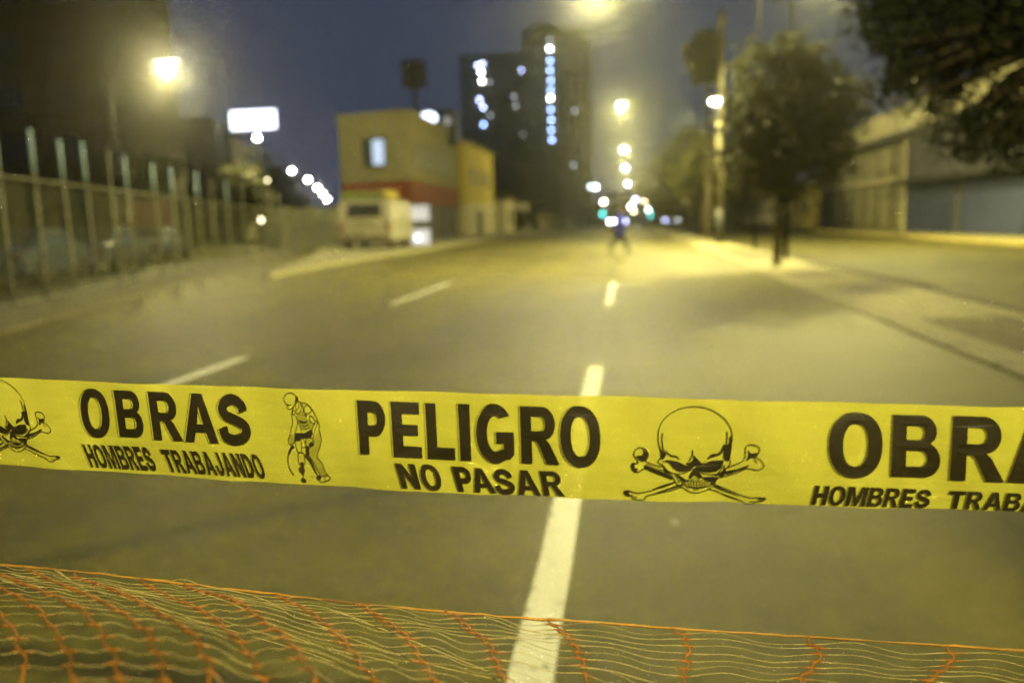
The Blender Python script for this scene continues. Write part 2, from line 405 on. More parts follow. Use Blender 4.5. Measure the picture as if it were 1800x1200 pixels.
def glyph(m, ch, Q, big=True):
    f = quadmap(Q); cs = [dens(c) for c in GL[ch]]
    if ch == 'S':
        c = GL['S'][0]; n = len(c)//2; L = c[:n]; Rr = c[n:][::-1]; vs = []
        for a, b in zip(L, Rr):
            for q in (a, b): q = f(q); vs.append(on_tape(q[0], q[1], .0016)-TO)
        m.add(vs, [(2*i, 2*i+1, 2*i+3, 2*i+2) for i in range(n-1)]); cs = [c]
    else: fill(m, cs, .0016, f)
    off = 2.6 if big else 1.7
    g = lambda p: (f(p)[0]-off, f(p)[1]+.2)
    for c in cs: stroke(m, c, 1.0 if big else .8, .0010, g, closed=True)
def line(m, text, Q, big=False):
    wd = {'I': .45, 'M': 1.35, 'J': .85, 'E': .9, 'O': 1.08, 'A': 1.12, 'N': 1.05}
    ws = [wd.get(c, 1) for c in text]; gap = .10; tot = sum(ws)+gap*(len(ws)-1); f = quadmap(Q); x = 0
    for c, w in zip(text, ws):
        a, b = x/tot, (x+w)/tot; glyph(m, c, [f((a, 1)), f((b, 1)), f((b, 0)), f((a, 0))], big); x += w+gap
def cr(ox, oy, s): return lambda q: [(ox+a/s, oy+b/s) for a, b in q]
C2 = cr(100, 650, 4.5); C4 = cr(600, 680, 3.75); C6 = cr(1400, 700, 4.5)
txt = MB()
for ch, q in (('O', [(165, 148), (388, 155), (437, 534), (212, 526)]), ('B', [(445, 160), (650, 167), (697, 536), (497, 525)]), ('R', [(715, 170), (935, 180), (1003, 563), (767, 550)]),
              ('A', [(968, 180), (1236, 192), (1283, 581), (1015, 566)]), ('S', [(1262, 183), (1498, 193), (1545, 600), (1290, 592)])): glyph(txt, ch, C2(q))
line(txt, 'HOMBRES', C2([(195, 588), (722, 610), (800, 798), (268, 765)])); line(txt, 'TRABAJANDO', C2([(812, 627), (1595, 670), (1664, 857), (885, 802)]))
txt.build('printed_lettering', ink, tape); txt = MB()
for ch, q in (('P', [(100, 87), (284, 95), (300, 447), (124, 440)]), ('E', [(322, 95), (513, 102), (535, 468), (346, 458)]), ('L', [(552, 105), (735, 112), (753, 480), (570, 470)]),
              ('I', [(768, 110), (843, 113), (858, 485), (787, 482)]), ('G', [(884, 110), (1130, 118), (1145, 505), (893, 495)]), ('R', [(1177, 126), (1416, 133), (1440, 512), (1188, 500)]),
              ('O', [(1438, 125), (1702, 133), (1714, 530), (1448, 522)])): glyph(txt, ch, C4(q))
for ch, q in (('N', [(353, 502), (483, 508), (527, 672), (400, 665)]), ('O', [(505, 508), (632, 513), (676, 683), (545, 677)]), ('P', [(725, 522), (840, 527), (884, 693), (770, 686)]),
              ('A', [(829, 530), (975, 536), (1025, 700), (878, 692)]), ('S', [(995, 536), (1122, 541), (1152, 711), (1020, 705)]), ('A', [(1128, 545), (1280, 551), (1320, 716), (1168, 709)]),
              ('R', [(1305, 552), (1445, 558), (1475, 720), (1335, 713)])): glyph(txt, ch, C4(q), False)
txt.build('printed_lettering', ink, tape); txt = MB()
for ch, q in (('O', [(266, 112), (690, 120), (674, 630), (248, 618)]), ('B', [(768, 128), (1132, 138), (1142, 628), (745, 617)]), ('R', [(1243, 138), (1650, 150), (1645, 665), (1212, 645)]),
              ('A', [(1668, 155), (2200, 172), (2200, 690), (1665, 662)]), ('S', [(2230, 178), (2640, 192), (2650, 705), (2230, 690)])): glyph(txt, ch, C6(q))
line(txt, 'HOMBRES', C6([(150, 688), (1085, 722), (1040, 868), (115, 838)])); line(txt, 'TRABAJANDO', C6([(1215, 730), (2700, 785), (2640, 925), (1185, 868)]))
txt.build('printed_lettering', ink, tape)
# ---- skull and crossed bones
SK_F = [[(470,480),(500,545),(545,585),(545,602),(515,640),(492,632),(488,560)],
 [(1218,395),(1240,440),(1232,540),(1212,655),(1155,640),(1150,560),(1165,490),(1205,480)],
 [(1155,480),(1162,510),(1130,582),(1080,607),(1030,622),(982,642),(1000,608),(1035,580),(1080,583),(1120,550)],
 [(545,530),(565,570),(612,598),(652,603),(697,647),(650,622),(603,612),(560,588)],
 [(835,600),(870,630),(890,650),(920,680),(962,672),(920,702),(860,716),(800,712),(752,682),(800,672),(830,640)],
 [(500,665),(560,650),(620,655),(680,670),(740,700),(800,712),(838,720),(800,750),(740,770),(680,770),(625,740),(592,700),(560,672)],
 [(855,727),(920,705),(980,672),(1040,655),(1152,655),(1135,705),(1108,750),(1050,775),(960,780),(890,762)],
 [(1157,690),(1152,740),(1110,782),(1028,800),(1080,813),(1140,812),(1167,780),(1170,735)],
 [(845,738),(880,760),(912,800),(932,832),(890,840),(850,812),(808,840),(785,832),(802,790)],
 [(640,800),(700,818),(760,858),(790,852),(772,880),(742,892),(705,862)],[(930,832),(1000,823),(1092,830),(1062,870),(1045,915),(1000,872),(950,862)],
 [(300,540),(352,582),(352,632),(292,667),(228,608),(280,602),(307,570)],[(185,690),(216,688),(214,730),(252,745),(230,772),(200,762),(182,722)],
 [(320,705),(430,745),(560,793),(602,820),(612,857),(500,817),(330,747)],
 [(1410,540),(1440,577),(1512,575),(1482,630),(1512,683),(1488,670),(1460,622),(1393,662),(1412,600)],[(1412,703),(1402,727),(1290,767),(1190,802),(1168,770),(1300,742)],
 [(722,918),(560,965),(378,1017),(560,948),(700,903)],[(642,878),(500,915),(388,965),(500,943),(622,900)],[(105,973),(162,978),(150,1000),(177,1022),(130,1022)],
 [(1075,918),(1200,973),(1332,1027),(1200,992),(1058,937)],[(978,953),(1090,983),(1250,1038),(1342,1077),(1200,1037),(1060,967)],[(1510,1044),(1597,1052),(1552,1082),(1530,1068)],
 [(527,700),(545,745),(600,790),(560,785),(530,760)]]
SK_S = [([(492,640),(488,560),(468,480),(462,400),(475,310),(520,225),(600,155),(700,105),(845,85),(960,100),(1060,140),(1150,205),(1215,290),(1242,380),(1237,480),(1215,650)],9),
 ([(490,600),(490,628),(462,655),(470,680),(520,715),(525,750),(545,780),(600,800),(640,870),(680,920),(740,950),(800,985),(880,992),(950,975),(1000,950),(1055,915),(1070,870),(1105,830),(1160,802),(1172,750),(1215,700),(1225,665),(1203,635)],9),
 ([(507,368),(503,450),(515,530),(545,585)],11),([(1185,348),(1190,400),(1183,490)],12),([(825,543),(822,600),(788,662)],12),
 ([(500,690),(560,758),(640,792),(720,790),(790,762),(845,735)],8),([(860,740),(930,788),(1030,802),(1100,782),(1150,700)],8),
 ([(735,868),(790,880),(870,885),(960,880),(1040,862)],9),([(765,905),(860,918),(950,914),(1020,900)],4),([(770,925),(850,945),(930,940),(1010,915)],8),([(830,958),(860,962),(892,955)],7),
 ([(680,815),(715,890),(790,950)],8),([(645,810),(690,890)],7),([(820,770),(800,830),(830,850),(850,830),(880,850),(915,835)],5),([(790,855),(850,865),(930,862)],6),
 ([(232,642),(205,590),(225,540),(270,518),(330,540),(357,590),(342,640),(320,657)],10),([(240,640),(247,682),(190,685),(178,720),(205,767),(250,777),(300,747),(332,742)],10),
 ([(320,655),(400,695),(522,725)],8),([(330,690),(430,735),(527,762)],7),
 ([(1172,745),(1215,720),(1320,680),(1372,640),(1382,580),(1387,512),(1440,488),(1520,508),(1530,560),(1500,620),(1545,650),(1580,715),(1530,752),(1480,752),(1390,740),(1290,782),(1180,817),(1105,832)],9),
 ([(640,880),(500,930),(390,970),(260,995),(190,985),(150,972),(103,977),(113,1010),(150,1027),(190,1020),(190,1050),(240,1070),(320,1062),(336,1030),(450,1002),(600,967),(722,932)],9),([(195,1050),(215,1035),(240,1050)],8),
 ([(1070,910),(1200,963),(1320,1013),(1420,1043),(1500,1045),(1597,1052),(1560,1082),(1500,1087),(1460,1110),(1380,1112),(1343,1080),(1200,1032),(1080,977),(980,952)],9),([(1420,1090),(1460,1085),(1500,1087)],6)]
for x in (): SK_S.append(([(x, 878+abs(x-880)*-.02), (x+(x-880)*-.06, 900), (x+(x-880)*-.14, 934-abs(x-880)*.1)], 8))
sk = MB(); tee = MB()
SK_F.append([(722,858),(790,872),(880,878),(970,872),(1050,858),(1030,915),(940,942),(850,948),(770,928)])
def skull(T, ws):
    for i in range(9):
        x = 757+i*31; c = x-880
        fill(tee, [[(x-10, 886-abs(c)*.06), (x+10, 886-abs(c)*.06), (x+9-c*.05, 910-abs(c)*.06), (x-9-c*.05, 910-abs(c)*.06)]], .0015, T)
        fill(tee, [[(x-9-c*.06, 916-abs(c)*.08), (x+9-c*.06, 916-abs(c)*.08), (x+8-c*.14, 936-abs(c)*.12), (x-8-c*.14, 936-abs(c)*.12)]], .0015, T)
    for c in SK_F: fill(sk, [smooth_poly(c, True, 3)], .0012, T)
    for c, w in SK_S: stroke(sk, smooth_poly(c, n=4), w*ws/6, .0013, T)
skull(lambda p: (1080+p[0]/6, 700+p[1]/6), 1.2)
sk.build('printed_skull_and_bones', ink, tape); tee.build('printed_teeth', ymat, tape); sk = MB(); tee = MB()
def left(p):
    x, y = 1080+p[0]/6-1217.5, 700+p[1]/6-790.8
    return (9+.578*x+.2517*y, 730.5+.008*x+.837*y)
skull(left, .9)
def far_left(p):
    x, y = left(p); return (x, y)
sk.build('printed_skull_and_bones', ink, tape); tee.build('printed_teeth', ymat, tape)
# ---- worker with a pneumatic drill
wk = MB(); wh = MB()
WT = lambda p: (480+p[0]/6, 670+p[1]/6)
for c in ([(300,300),(320,350),(410,450),(412,520),(300,512),(270,430),(240,380),(260,330)],[(400,690),(425,600),(488,530),(506,610),(488,700),(463,795),(513,860),(545,950),(585,995),(500,1000),(432,870),(380,790),(370,720)],
          [(345,602),(415,600),(425,672),(350,682)],[(168,590),(210,560),(222,600),(215,650),(190,663)]):
    fill(wh, [smooth_poly(c, True, 3)], .0006, WT)
for c in ([(245,155),(262,170),(266,205),(240,237),(230,212)],[(232,545),(330,545),(398,508),(415,528),(415,572),(370,602),(302,602),(290,625),(232,625)],
          [(285,855),(322,855),(325,900),(337,940),(325,985),(325,1020),(347,1035),(345,1067),(300,1060),(293,1030),(315,1010),(305,980),(273,950),(270,910),(290,900)],
          [(188,680),(217,678),(227,700),(202,715),(177,767),(158,755)],[(345,690),(375,690),(382,780),(345,770)],[(455,1010),(480,993),(512,1010),(487,1042)],
          [(330,765),(400,820),(470,990),(440,960),(380,850)],[(262,405),(330,425),(362,412),(350,440),(290,440)],[(390,640),(428,655),(425,682),(380,680)]):
    fill(wk, [smooth_poly(c, True, 2)], .0008, WT)
for c, w in (([(165,262),(130,230),(113,185),(130,140),(180,119),(225,140),(242,180),(236,222),(215,270),(210,292)],9),([(140,237),(165,250),(190,243)],8),([(150,255),(155,288),(190,292),(207,270)],8),
 ([(265,210),(300,225),(350,235),(400,280),(430,330),(465,400),(488,470),(485,510),(500,560),(510,620),(492,700),(465,795),(515,860),(550,950),(590,1000)],9),
 ([(205,290),(197,350),(207,440),(190,490),(185,555),(165,590),(163,640),(190,667),(218,652),(230,600)],9),([(237,365),(257,420),(247,490),(225,562)],8),([(258,430),(285,470),(300,540)],7),
 ([(330,270),(365,250),(402,290),(397,325),(360,342),(328,320),(330,270)],9),([(385,362),(420,380),(442,430),(420,445),(388,410),(385,362)],9),
 ([(445,400),(467,440),(442,510),(420,602)],8),([(440,440),(412,500),(393,600)],8),([(285,225),(300,270),(285,330),(255,345),(240,310)],8),([(235,240),(245,300),(272,270),(265,225)],7),
 ([(305,235),(320,300),(310,360)],9),([(325,345),(350,350),(350,370),(325,345)],7),([(300,460),(335,470),(375,455)],9),([(310,490),(350,500),(390,480)],7),([(215,300),(235,320),(225,350),(205,340),(215,300)],7),
 ([(235,625),(240,680),(262,742),(302,742),(300,690),(297,625)],9),([(262,755),(275,870),(332,872),(325,765),(262,755)],9),([(300,600),(330,620),(345,690),(312,692)],8),([(345,600),(415,600),(427,672),(350,682),(345,600)],8),
 ([(160,760),(158,850),(180,930),(219,990)],13),([(330,780),(400,870),(470,992)],8),([(378,780),(440,880),(500,1000)],8),([(420,620),(400,690),(372,720),(380,790)],7),
 ([(455,1012),(480,993),(520,1000),(580,990),(604,1025),(560,1052),(510,1060),(480,1042),(455,1012)],9),([(545,1010),(550,1050)],7),([(400,1000),(440,1005)],4)):
    stroke(wk, smooth_poly(c, n=4), w/6*1.0, .0009, WT)
wk.build('printed_worker', ink, tape); wh.build('printed_worker_shading', halftone, tape)

# ------------------------------------------------------------------ orange net
def net_pt(x, y, dd):
    r = ray(x, y); k = r.x/r.y; D = tape_Y(min(max(k, KL-.1), KR+.1))+.03+dd
    return CO+r*(D/r.y)
tope = [(-420, 948), (-200, 972), (0, 992), (147, 1005), (293, 1022), (467, 1042), (600, 1057), (733, 1070), (920, 1086), (1000, 1090), (1200, 1105), (1400, 1117.5), (1800, 1143), (2050, 1160), (2250, 1175)]
ribs = [
 [(-330,958),(-290,985),(-235,1010),(-190,1040),(-160,1070),(-140,1110),(-125,1150),(-115,1180)],
 [(-260,966),(-200,988),(-150,1012),(-105,1045),(-80,1080),(-58,1120),(-45,1160),(-38,1188)],
 [(-180,975),(-130,998),(-70,1025),(3,1080),(33,1130),(43,1167),(50,1190)],
 [(-110,982),(-50,1006),(17,1040),(63,1067),(87,1093),(100,1117),(117,1143),(125,1170),(133,1197)],
 [(-40,989),(0,1008),(60,1033),(110,1053),(147,1073),(170,1100),(183,1123),(197,1147),(207,1173),(213,1193)],
 [(40,996),(70,1010),(110,1027),(180,1057),(217,1077),(243,1097),(263,1120),(277,1150),(287,1173),(295,1197)],
 [(133,1003),(136,1017),(160,1022),(227,1047),(263,1067),(290,1080),(320,1100),(343,1117),(357,1150),(370,1177),(383,1200)],
 [(250,1017),(257,1028),(300,1048),(343,1067),(377,1087),(400,1107),(430,1133),(440,1157),(457,1183),(467,1197)],
 [(325,1026),(345,1036),(403,1050),(433,1067),(467,1093),(500,1117),(520,1143),(540,1170),(557,1197)],
 [(485,1044),(510,1058),(540,1070),(560,1087),(583,1107),(600,1122),(620,1143),(640,1173),(660,1197)],
 [(623,1059),(640,1066),(673,1087),(697,1103),(717,1120),(733,1147),(750,1173),(767,1197)],
 [(785,1074),(803,1083),(823,1103),(847,1120),(863,1137),(870,1160),(880,1180),(893,1197)],
 [(965,1088),(977,1103),(997,1117),(1010,1133),(1017,1150),(1025,1167),(1030,1197)],
 [(1183,1104),(1203,1122),(1209,1137),(1209,1155),(1206,1170),(1200,1195)],
 [(1423,1119),(1425,1133),(1440,1140),(1440,1153),(1430,1170),(1417,1183),(1400,1197)],
 [(1667,1134),(1672,1152),(1673,1163),(1657,1177),(1640,1190),(1625,1200)],
 [(1900,1150),(1908,1166),(1905,1180),(1890,1195),(1870,1212)],
 [(2110,1164),(2118,1180),(2110,1198),(2095,1215),(2080,1230)]]
net = empty('safety_net', tuple(net_pt(900, 1084, 0)), 0, 'orange plastic safety netting sagging below the yellow tape at the bottom edge', 'safety net')
NO = Vector(net.location)
orange = mat('orange_plastic', (.54, .22, .04), .45, .2, 40, trans=.3)
straw = mat('straw_strand', (.70, .58, .28), .35, .2, 60, trans=.3)
ropem = mat('stretched_orange_film', (.72, .40, .09), .4, .45, 14, trans=.35)
PX = .85/1400
nodes = []
NV = 13
for ri, rb in enumerate(ribs):
    sp = smooth_poly(rb, n=8); cum = [0]
    for a, b in zip(sp, sp[1:]): cum.append(cum[-1]+math.hypot(a[0]-b[0], a[1]-b[1]))
    lf = max(0, min(1, (13-ri)/6))
    nl = []; s_ = 0; j = 0
    while s_ < cum[-1] and j < 18:
        x = np.interp(s_, cum, [p[0] for p in sp]); y = np.interp(s_, cum, [p[1] for p in sp])
        dd = -.25*(s_/230)*lf - .05*(s_/110)*(1-lf)
        nl.append((x, y, dd)); s_ += 12.5+j*.95*lf + (1.2 if lf == 0 else 0); j += 1
    world = [net_pt(x, y, dd) for x, y, dd in nl]
    while len(world) < 30:                      # below the frame the net hangs to the ground
        l = world[-1]; d = (world[-1]-world[-2]); d.x *= .6; d.y *= .8; d.z = min(d.z, -.016)-.003
        q = l+d
        if q.z < .03: q.z = .03+random.uniform(0, .01)
        world.append(q)
    nodes.append(world)
for ri, wl in enumerate(nodes):
    m_ = MB()
    pts = []; rad = []
    for j in range(len(wl)-1):
        a, b = wl[j], wl[j+1]; L = (b-a).length; side = Vector((1, 0, 0))
        z = 1 if j % 2 else -1
        for t_ in (0, .33, .66):
            w = math.sin(t_*math.pi)*.0022*z
            pts.append(a.lerp(b, t_)+side*w+Vector((0, random.uniform(-.0006, .0006), 0))-NO)
            rad.append((.0017 if t_ == 0 else .0011)*random.uniform(.75, 1.2))
    pts.append(wl[-1]-NO); rad.append(.002)
    m_.tube(pts, rad, 6)
    for j in range(1, len(wl)):
        for sgn in (-1, 1):
            nb = nodes[min(max(ri+sgn, 0), len(nodes)-1)]
            d = (nb[j]-wl[j])
            if d.length < 1e-5: continue
            d.normalize(); l = random.uniform(.006, .014)
            m_.tube([wl[j]-NO, wl[j]+d*l*.5-NO, wl[j]+d*l+Vector((0, 0, random.uniform(-.001, .001)))-NO], [.0016, .0008, .0004], 5)
    m_.build('vertical_rib', orange, net, smooth=True)
sm = MB()
for ri in range(len(nodes)-1):
    A, B = nodes[ri], nodes[ri+1]
    for j in range(1, 29):
        a, b = A[j], B[j]; L = (b-a).length
        amp = random.uniform(.3, 1.0)*(.0040 if ri > 8 else .0014); ph = random.uniform(-.3, .3); pts = []
        n = 12
        for i in range(n+1):
            t_ = i/n; e = math.sin(math.pi*t_)
            w = math.sin(2*math.pi*t_+ph*.5)*e*amp*1.2 + e*random.uniform(-.0003, .0003)
            p = a.lerp(b, t_); p.z += w; p.y += math.sin(3*t_+j)*.003*e
            pts.append(p-NO)
        r0 = random.uniform(.00026, .00048)
        sm.tube(pts, [r0*(1.8 if i in (1, n-1) else 1) for i in range(n+1)], 4, False)
for (pp, r0) in (([(95, 1001), (130, 1022), (165, 1040), (230, 1050)], .0007), ([(100, 1001), (150, 1030), (300, 1048), (420, 1100), (560, 1135), (700, 1165)], .0005), ([(290, 1022), (325, 1018), (360, 1030), (420, 1040), (480, 1060), (520, 1085), (600, 1110)], .0006),
                 ([(300, 1025), (330, 1035), (380, 1050), (440, 1075), (520, 1120), (620, 1150)], .0007), ([(240, 1045), (300, 1075), (380, 1100), (520, 1140), (590, 1165)], .0006), ([(0, 1020), (80, 1032), (160, 1045), (230, 1085)], .0009), ([(20, 1008), (120, 1030), (220, 1050), (330, 1085)], .0008),
                 ([(850, 1082), (890, 1090), (930, 1108), (1000, 1118)], .0005), ([(620, 1085), (680, 1108), (760, 1140), (860, 1180)], .0008), ([(560, 1098), (640, 1130), (760, 1168), (880, 1195)], .0007), ([(1020, 1172), (1080, 1180), (1150, 1200)], .0007)):
    q = smooth_poly(pp, n=8); sm.tube([net_pt(x, y, -.05*max(0, (y-1030)/100))-NO for x, y in q], r0, 4, False)
sm.build('horizontal_strands', straw, net, smooth=True)
rp = smooth_poly(tope, n=22); tb = MB(); vs = []; fs = []
for i, (x, y) in enumerate(rp):
    w = 2.6+1.9*noise.noise(Vector((x*.012, 0, 0)))+1.2*noise.noise(Vector((x*.05, 4, 0))); w = max(w, 1.2)
    tw = .8*math.sin(x*.011)
    c = net_pt(x, y, 0)+Vector((0, 0, .0012*noise.noise(Vector((x*.03, 9, 0)))))-NO
    for a_ in range(4):
        an = a_*math.pi/2+tw; vs.append(c+Vector((0, math.cos(an)*w*PX*.45, math.sin(an)*w*PX)))
for i in range(len(rp)-1):
    for a_ in range(4): fs.append((i*4+a_, i*4+(a_+1) % 4, i*4+4+(a_+1) % 4, i*4+4+a_))
tb.add(vs, fs).build('top_cord', ropem, net, smooth=True)

# ------------------------------------------------------------------ lamps
def light(name, loc, power, col=LAMPC, r=.18, parent=None, beam=None):
    l = bpy.data.lights.new(name, 'SPOT' if beam else 'POINT')
    if beam: l.spot_size = math.radians(beam); l.spot_blend = .2
    l.energy = power; l.color = col; l.shadow_soft_size = r
    o = bpy.data.objects.new(name, l); COL.objects.link(o); o.location = loc
    if parent: o.parent = parent; o.location = Vector(loc)-Vector(parent.location)
    return o
LE = emat('lamp_glow', (1, .93, .70), 700)
LE3 = emat('lamp_glow_shaded', (1, .93, .70), 160)
LE2 = emat('lamp_glow_far', (1, .93, .70), 80)
def street_lamp(head, base, label, power=6000, group='street lamps along the road', far=False, r=.085, hs=1.0, col=LAMPC, beam=None, head2=None, power2=0, glow=None):
    h = Vector(head); b = Vector(base); o = empty('street_lamp', (b.x, b.y, b.z), 0, label, 'street lamp', group)
    L = lambda p: Vector(p)-b
    H = h.z
    dirx = (Vector((h.x, h.y, 0))-Vector((b.x, b.y, 0)))
    MB().tube([L((b.x, b.y, b.z)), L((b.x, b.y, H*.6)), L((b.x, b.y, H-.25))], [r*1.3, r, r*.75], 10).build('pole', M['soot'], o, smooth=True)
    if dirx.length > .3:
        q = [Vector((b.x, b.y, H-.3))+dirx*t_+Vector((0, 0, .55*math.sin(t_*math.pi*.5))) for t_ in (0, .15, .4, .7, 1)]
        MB().tube([L(p) for p in q], r*.5, 8).build('arm', M['soot'], o, smooth=True)
    dx = dirx.normalized() if dirx.length > .3 else Vector((1, 0, 0)); c = h-b+Vector((0, 0, .1*hs))
    s_ = hs
    hd = MB()
    hd.add([c+Vector((-.42*s_, -.16*s_, .03)), c+Vector((.42*s_, -.16*s_, .03)), c+Vector((.42*s_, .16*s_, .03)), c+Vector((-.42*s_, .16*s_, .03)),
            c+Vector((-.32*s_, -.1*s_, .17)), c+Vector((.28*s_, -.1*s_, .17)), c+Vector((.28*s_, .1*s_, .17)), c+Vector((-.32*s_, .1*s_, .17))],
           [(0, 3, 2, 1), (4, 5, 6, 7), (0, 1, 5, 4), (1, 2, 6, 5), (2, 3, 7, 6), (3, 0, 4, 7)])
    hb = hd.build('lamp_head', M['steel'], o, bevel=.02)
    vs = []; fs = []; n = 12
    for k in range(4):
        rr_, zz_ = ((.14, .0), (.185, -.07), (.18, -.19), (.10, -.25))[k]
        for i in range(n):
            a_ = 2*math.pi*i/n; vs.append(c+Vector((rr_*s_*math.cos(a_), rr_*s_*math.sin(a_), zz_*s_)))
    for k in range(3):
        for i in range(n): fs.append((k*n+i, k*n+(i+1) % n, (k+1)*n+(i+1) % n, (k+1)*n+i))
    MB().add(vs, fs).build('lamp_glass', glow or (LE2 if far else LE), hb, smooth=True)
    if power: light('lamp_light', h+Vector((0, 0, -.42)), power, col, .2, o, beam)
    if head2:
        h2 = Vector(head2); c2 = h2-b; dr = Vector((h2.x-b.x, h2.y-b.y, 0))
        q = [Vector((b.x, b.y, H-.3))+dr*t_+Vector((0, 0, (h2.z-H+.3)*t_+.1*math.sin(t_*math.pi))) for t_ in (0, .3, .7, 1)]
        MB().tube([L(p) for p in q], r*.5, 8).build('arm', M['soot'], o, smooth=True)
        g_ = hb.copy(); COL.objects.link(g_); g_.parent = o; g_.location = c2-c
        for ch in children(hb): k_ = ch.copy(); COL.objects.link(k_); k_.parent = g_
        light('lamp_light', h2+Vector((0, 0, -.42)), power2, col, .2, o)
    return o
hA = P(1050, -38, 21)
street_lamp(hA, (4.43, 23.5, .07), 'street lamp whose long arm reaches over the road at the top centre', 4000, hs=1.5, r=.06)
h2 = Vector((7.2, 31, 10.8))
street_lamp(h2, (4.75, 31.2, .07), 'street lamp above the round median tree, between it and the concrete pole', 15000, r=.045, hs=.8, beam=152, glow=emat('lamp_glow_dim', (1, .95, .45), 6))
hB = P(1257, 178, 38.5)
# concrete utility pole with lamp
up = P(1264, 428, 38.5); up.z = .07
ug = empty('utility_pole', tuple(up), 0, 'thick concrete pole with black base and a lamp halfway up, on the right median', 'pole', 'street lamps along the road')
MB().tube([(0, 0, 1.6), (0, 0, 5.5), (0, 0, 10.4)], [.19, .165, .13], 14).build('shaft', M['pole'], ug, smooth=True)
MB().tube([(0, 0, 0), (0, 0, 1.6)], [.21, .20], 14).build('black_base', M['black'], ug, smooth=True)
MB().box(-.22, .22, -.06, .06, 9.9, 10.02).box(-.12, .12, -.3, -.05, 9.6, 9.95).build('crossarm', M['pole'], ug)
hl = hB-up
hh = MB().box(hl.x-.35, hl.x+.25, hl.y-.16, hl.y+.16, hl.z+.03, hl.z+.16).build('lamp_head', M['steel'], ug, bevel=.03)
MB().tube([hl+Vector((.3, 0, .09)), Vector((0, 0, hl.z-.3))], .035, 8).build('bracket', M['steel'], ug)
MB().tube([hl+Vector((0, 0, .03)), hl+Vector((0, 0, -.06)), hl+Vector((0, 0, -.12))], [.22, .19, .06], 14).build('lamp_glass', LE3, hh, smooth=True)
light('lamp_light', hB+Vector((-1.3, -.9, -.45)), 5600, LAMPC, .14, ug, 156)
# central row of lamps down the avenue, arms from the right median
for i, (x, y, D, lab, pw) in enumerate(((1092, 186, 54, 'nearest lamp of the centre row, high above the walking person', 6500), (1097, 263, 88, 'second lamp of the centre row receding down the road', 6500),
                           (1099, 295, 120, 'third lamp of the centre row, just under the second', 3500), (1103, 323, 174, 'small warm fourth lamp of the centre row near the horizon', 4000))):
    h = P(x, y, D); street_lamp(h, (4.5, D, .07), lab, pw*.65, far=True, hs=(1.1, 1.25, 1.45, 1.5)[i]  )
# left avenue
for i, (x, y, D, lab, pw, hs) in enumerate(((292, 118, 37, 'big dazzling street lamp beside the dark block at upper left', 4800, 1.6), (452, 242, 67, 'street lamp glowing right below the white billboard', 6000, 1.2),
        (513, 300, 107, 'highest lamp of the five descending in a row beyond the billboard', 5000, 1.5), (541, 316, 128, 'second highest of the five lamps in the descending left row', 0, 1.7),
        (558, 330, 156, 'middle lamp of the five in the descending left row', 4000, 2.0), (568, 341, 186, 'fourth lamp down of the five in the left row', 0, 2.2), (575, 350, 220, 'lowest lamp of the five in the left row, nearest the pale building', 4000, 2.4))):
    h = P(x, y, D); street_lamp(h, (h.x-3.4, h.y+.6, 0), lab, pw, 'street lamps along the left avenue', far=i > 0, hs=hs*(1 if i == 0 else .85), beam=None if i == 0 else 150, glow=None if i == 0 else LE3)
# lamp behind the camera, same row as the centre lamps
street_lamp((4.6, -8.0, 9.2), (7.2, -8.2, -.004), 'street lamp standing behind the viewpoint over the near road', 7200)
LF = emat('lamp_glow_edge_on', (.55, .7, 1), 1.6)
q = P(1618, 145, 33.5); street_lamp(q, (16.2, 34.6, .13), 'lamp half hidden in the foliage before the commercial building', 1700, hs=.8, glow=LF)

# ------------------------------------------------------------------ trees
def tree(name, base, h, trunk_r, lobes, m, label, group='street trees', nleaf=4200, ls=.13, lean=(0, 0), trunk_top=None):
    b = Vector(base); o = empty(name, tuple(b), 0, label, 'tree', group)
    tm = MB(); th = trunk_top or h*.45
    tp_ = Vector((lean[0], lean[1], th))
    tm.tube([(0, 0, 0), (lean[0]*.3+.03, lean[1]*.3, th*.5), tp_], [trunk_r*1.25, trunk_r, trunk_r*.8], 9)
    for c, r in lobes:
        c = Vector(c); mid = tp_.lerp(c, .5)+Vector((random.uniform(-.2, .2), random.uniform(-.2, .2), .1))
        tm.tube([tp_-Vector((0, 0, .1)), mid, c], [trunk_r*.5, trunk_r*.3, trunk_r*.1], 6)
    tm.build('trunk', M['bark'], o, smooth=True)
    vol = [r[0]*r[1]*r[2] if hasattr(r, '__len__') else r**3 for _, r in lobes]; tot = sum(v**.75 for v in vol)
    V = []; Fc = []
    for (c, r), v in zip(lobes, vol):
        r = np.array(r if hasattr(r, '__len__') else (r, r, r), float)
        nc = max(6, int(46*(v**.75)/tot*len(lobes)))
        n = int(nleaf*(v**.75)/tot); per = max(4, n//nc)
        d = rng.normal(size=(nc, 3)); d /= np.linalg.norm(d, axis=1)[:, None]
        cc = np.array(c)+d*(rng.uniform(.1, 1.35, (nc, 1))**.5)*r*.98
        cs = rng.uniform(.13, .30, nc)*r.mean()
        for k in range(nc):
            pts = cc[k]+rng.normal(size=(per, 3))*cs[k]*np.array([1, 1, .75])
            a = rng.normal(size=(per, 3)); a /= np.linalg.norm(a, axis=1)[:, None]
            bb = np.cross(a, rng.normal(size=(per, 3))); bb /= np.linalg.norm(bb, axis=1)[:, None]
            s1 = ls*rng.uniform(.6, 1.3, (per, 1)); s2 = s1*.5
            q = np.stack([pts-a*s1, pts+bb*s2, pts+a*s1, pts-bb*s2], 1).reshape(-1, 3)
            i0 = len(V)*1
            V.extend(map(tuple, q)); Fc.extend([(i0+4*i, i0+4*i+1, i0+4*i+2, i0+4*i+3) for i in range(per)])
    MB().add(V, Fc).build('crown', m, o)
    return o
tb_ = G(1365, 466, .07)
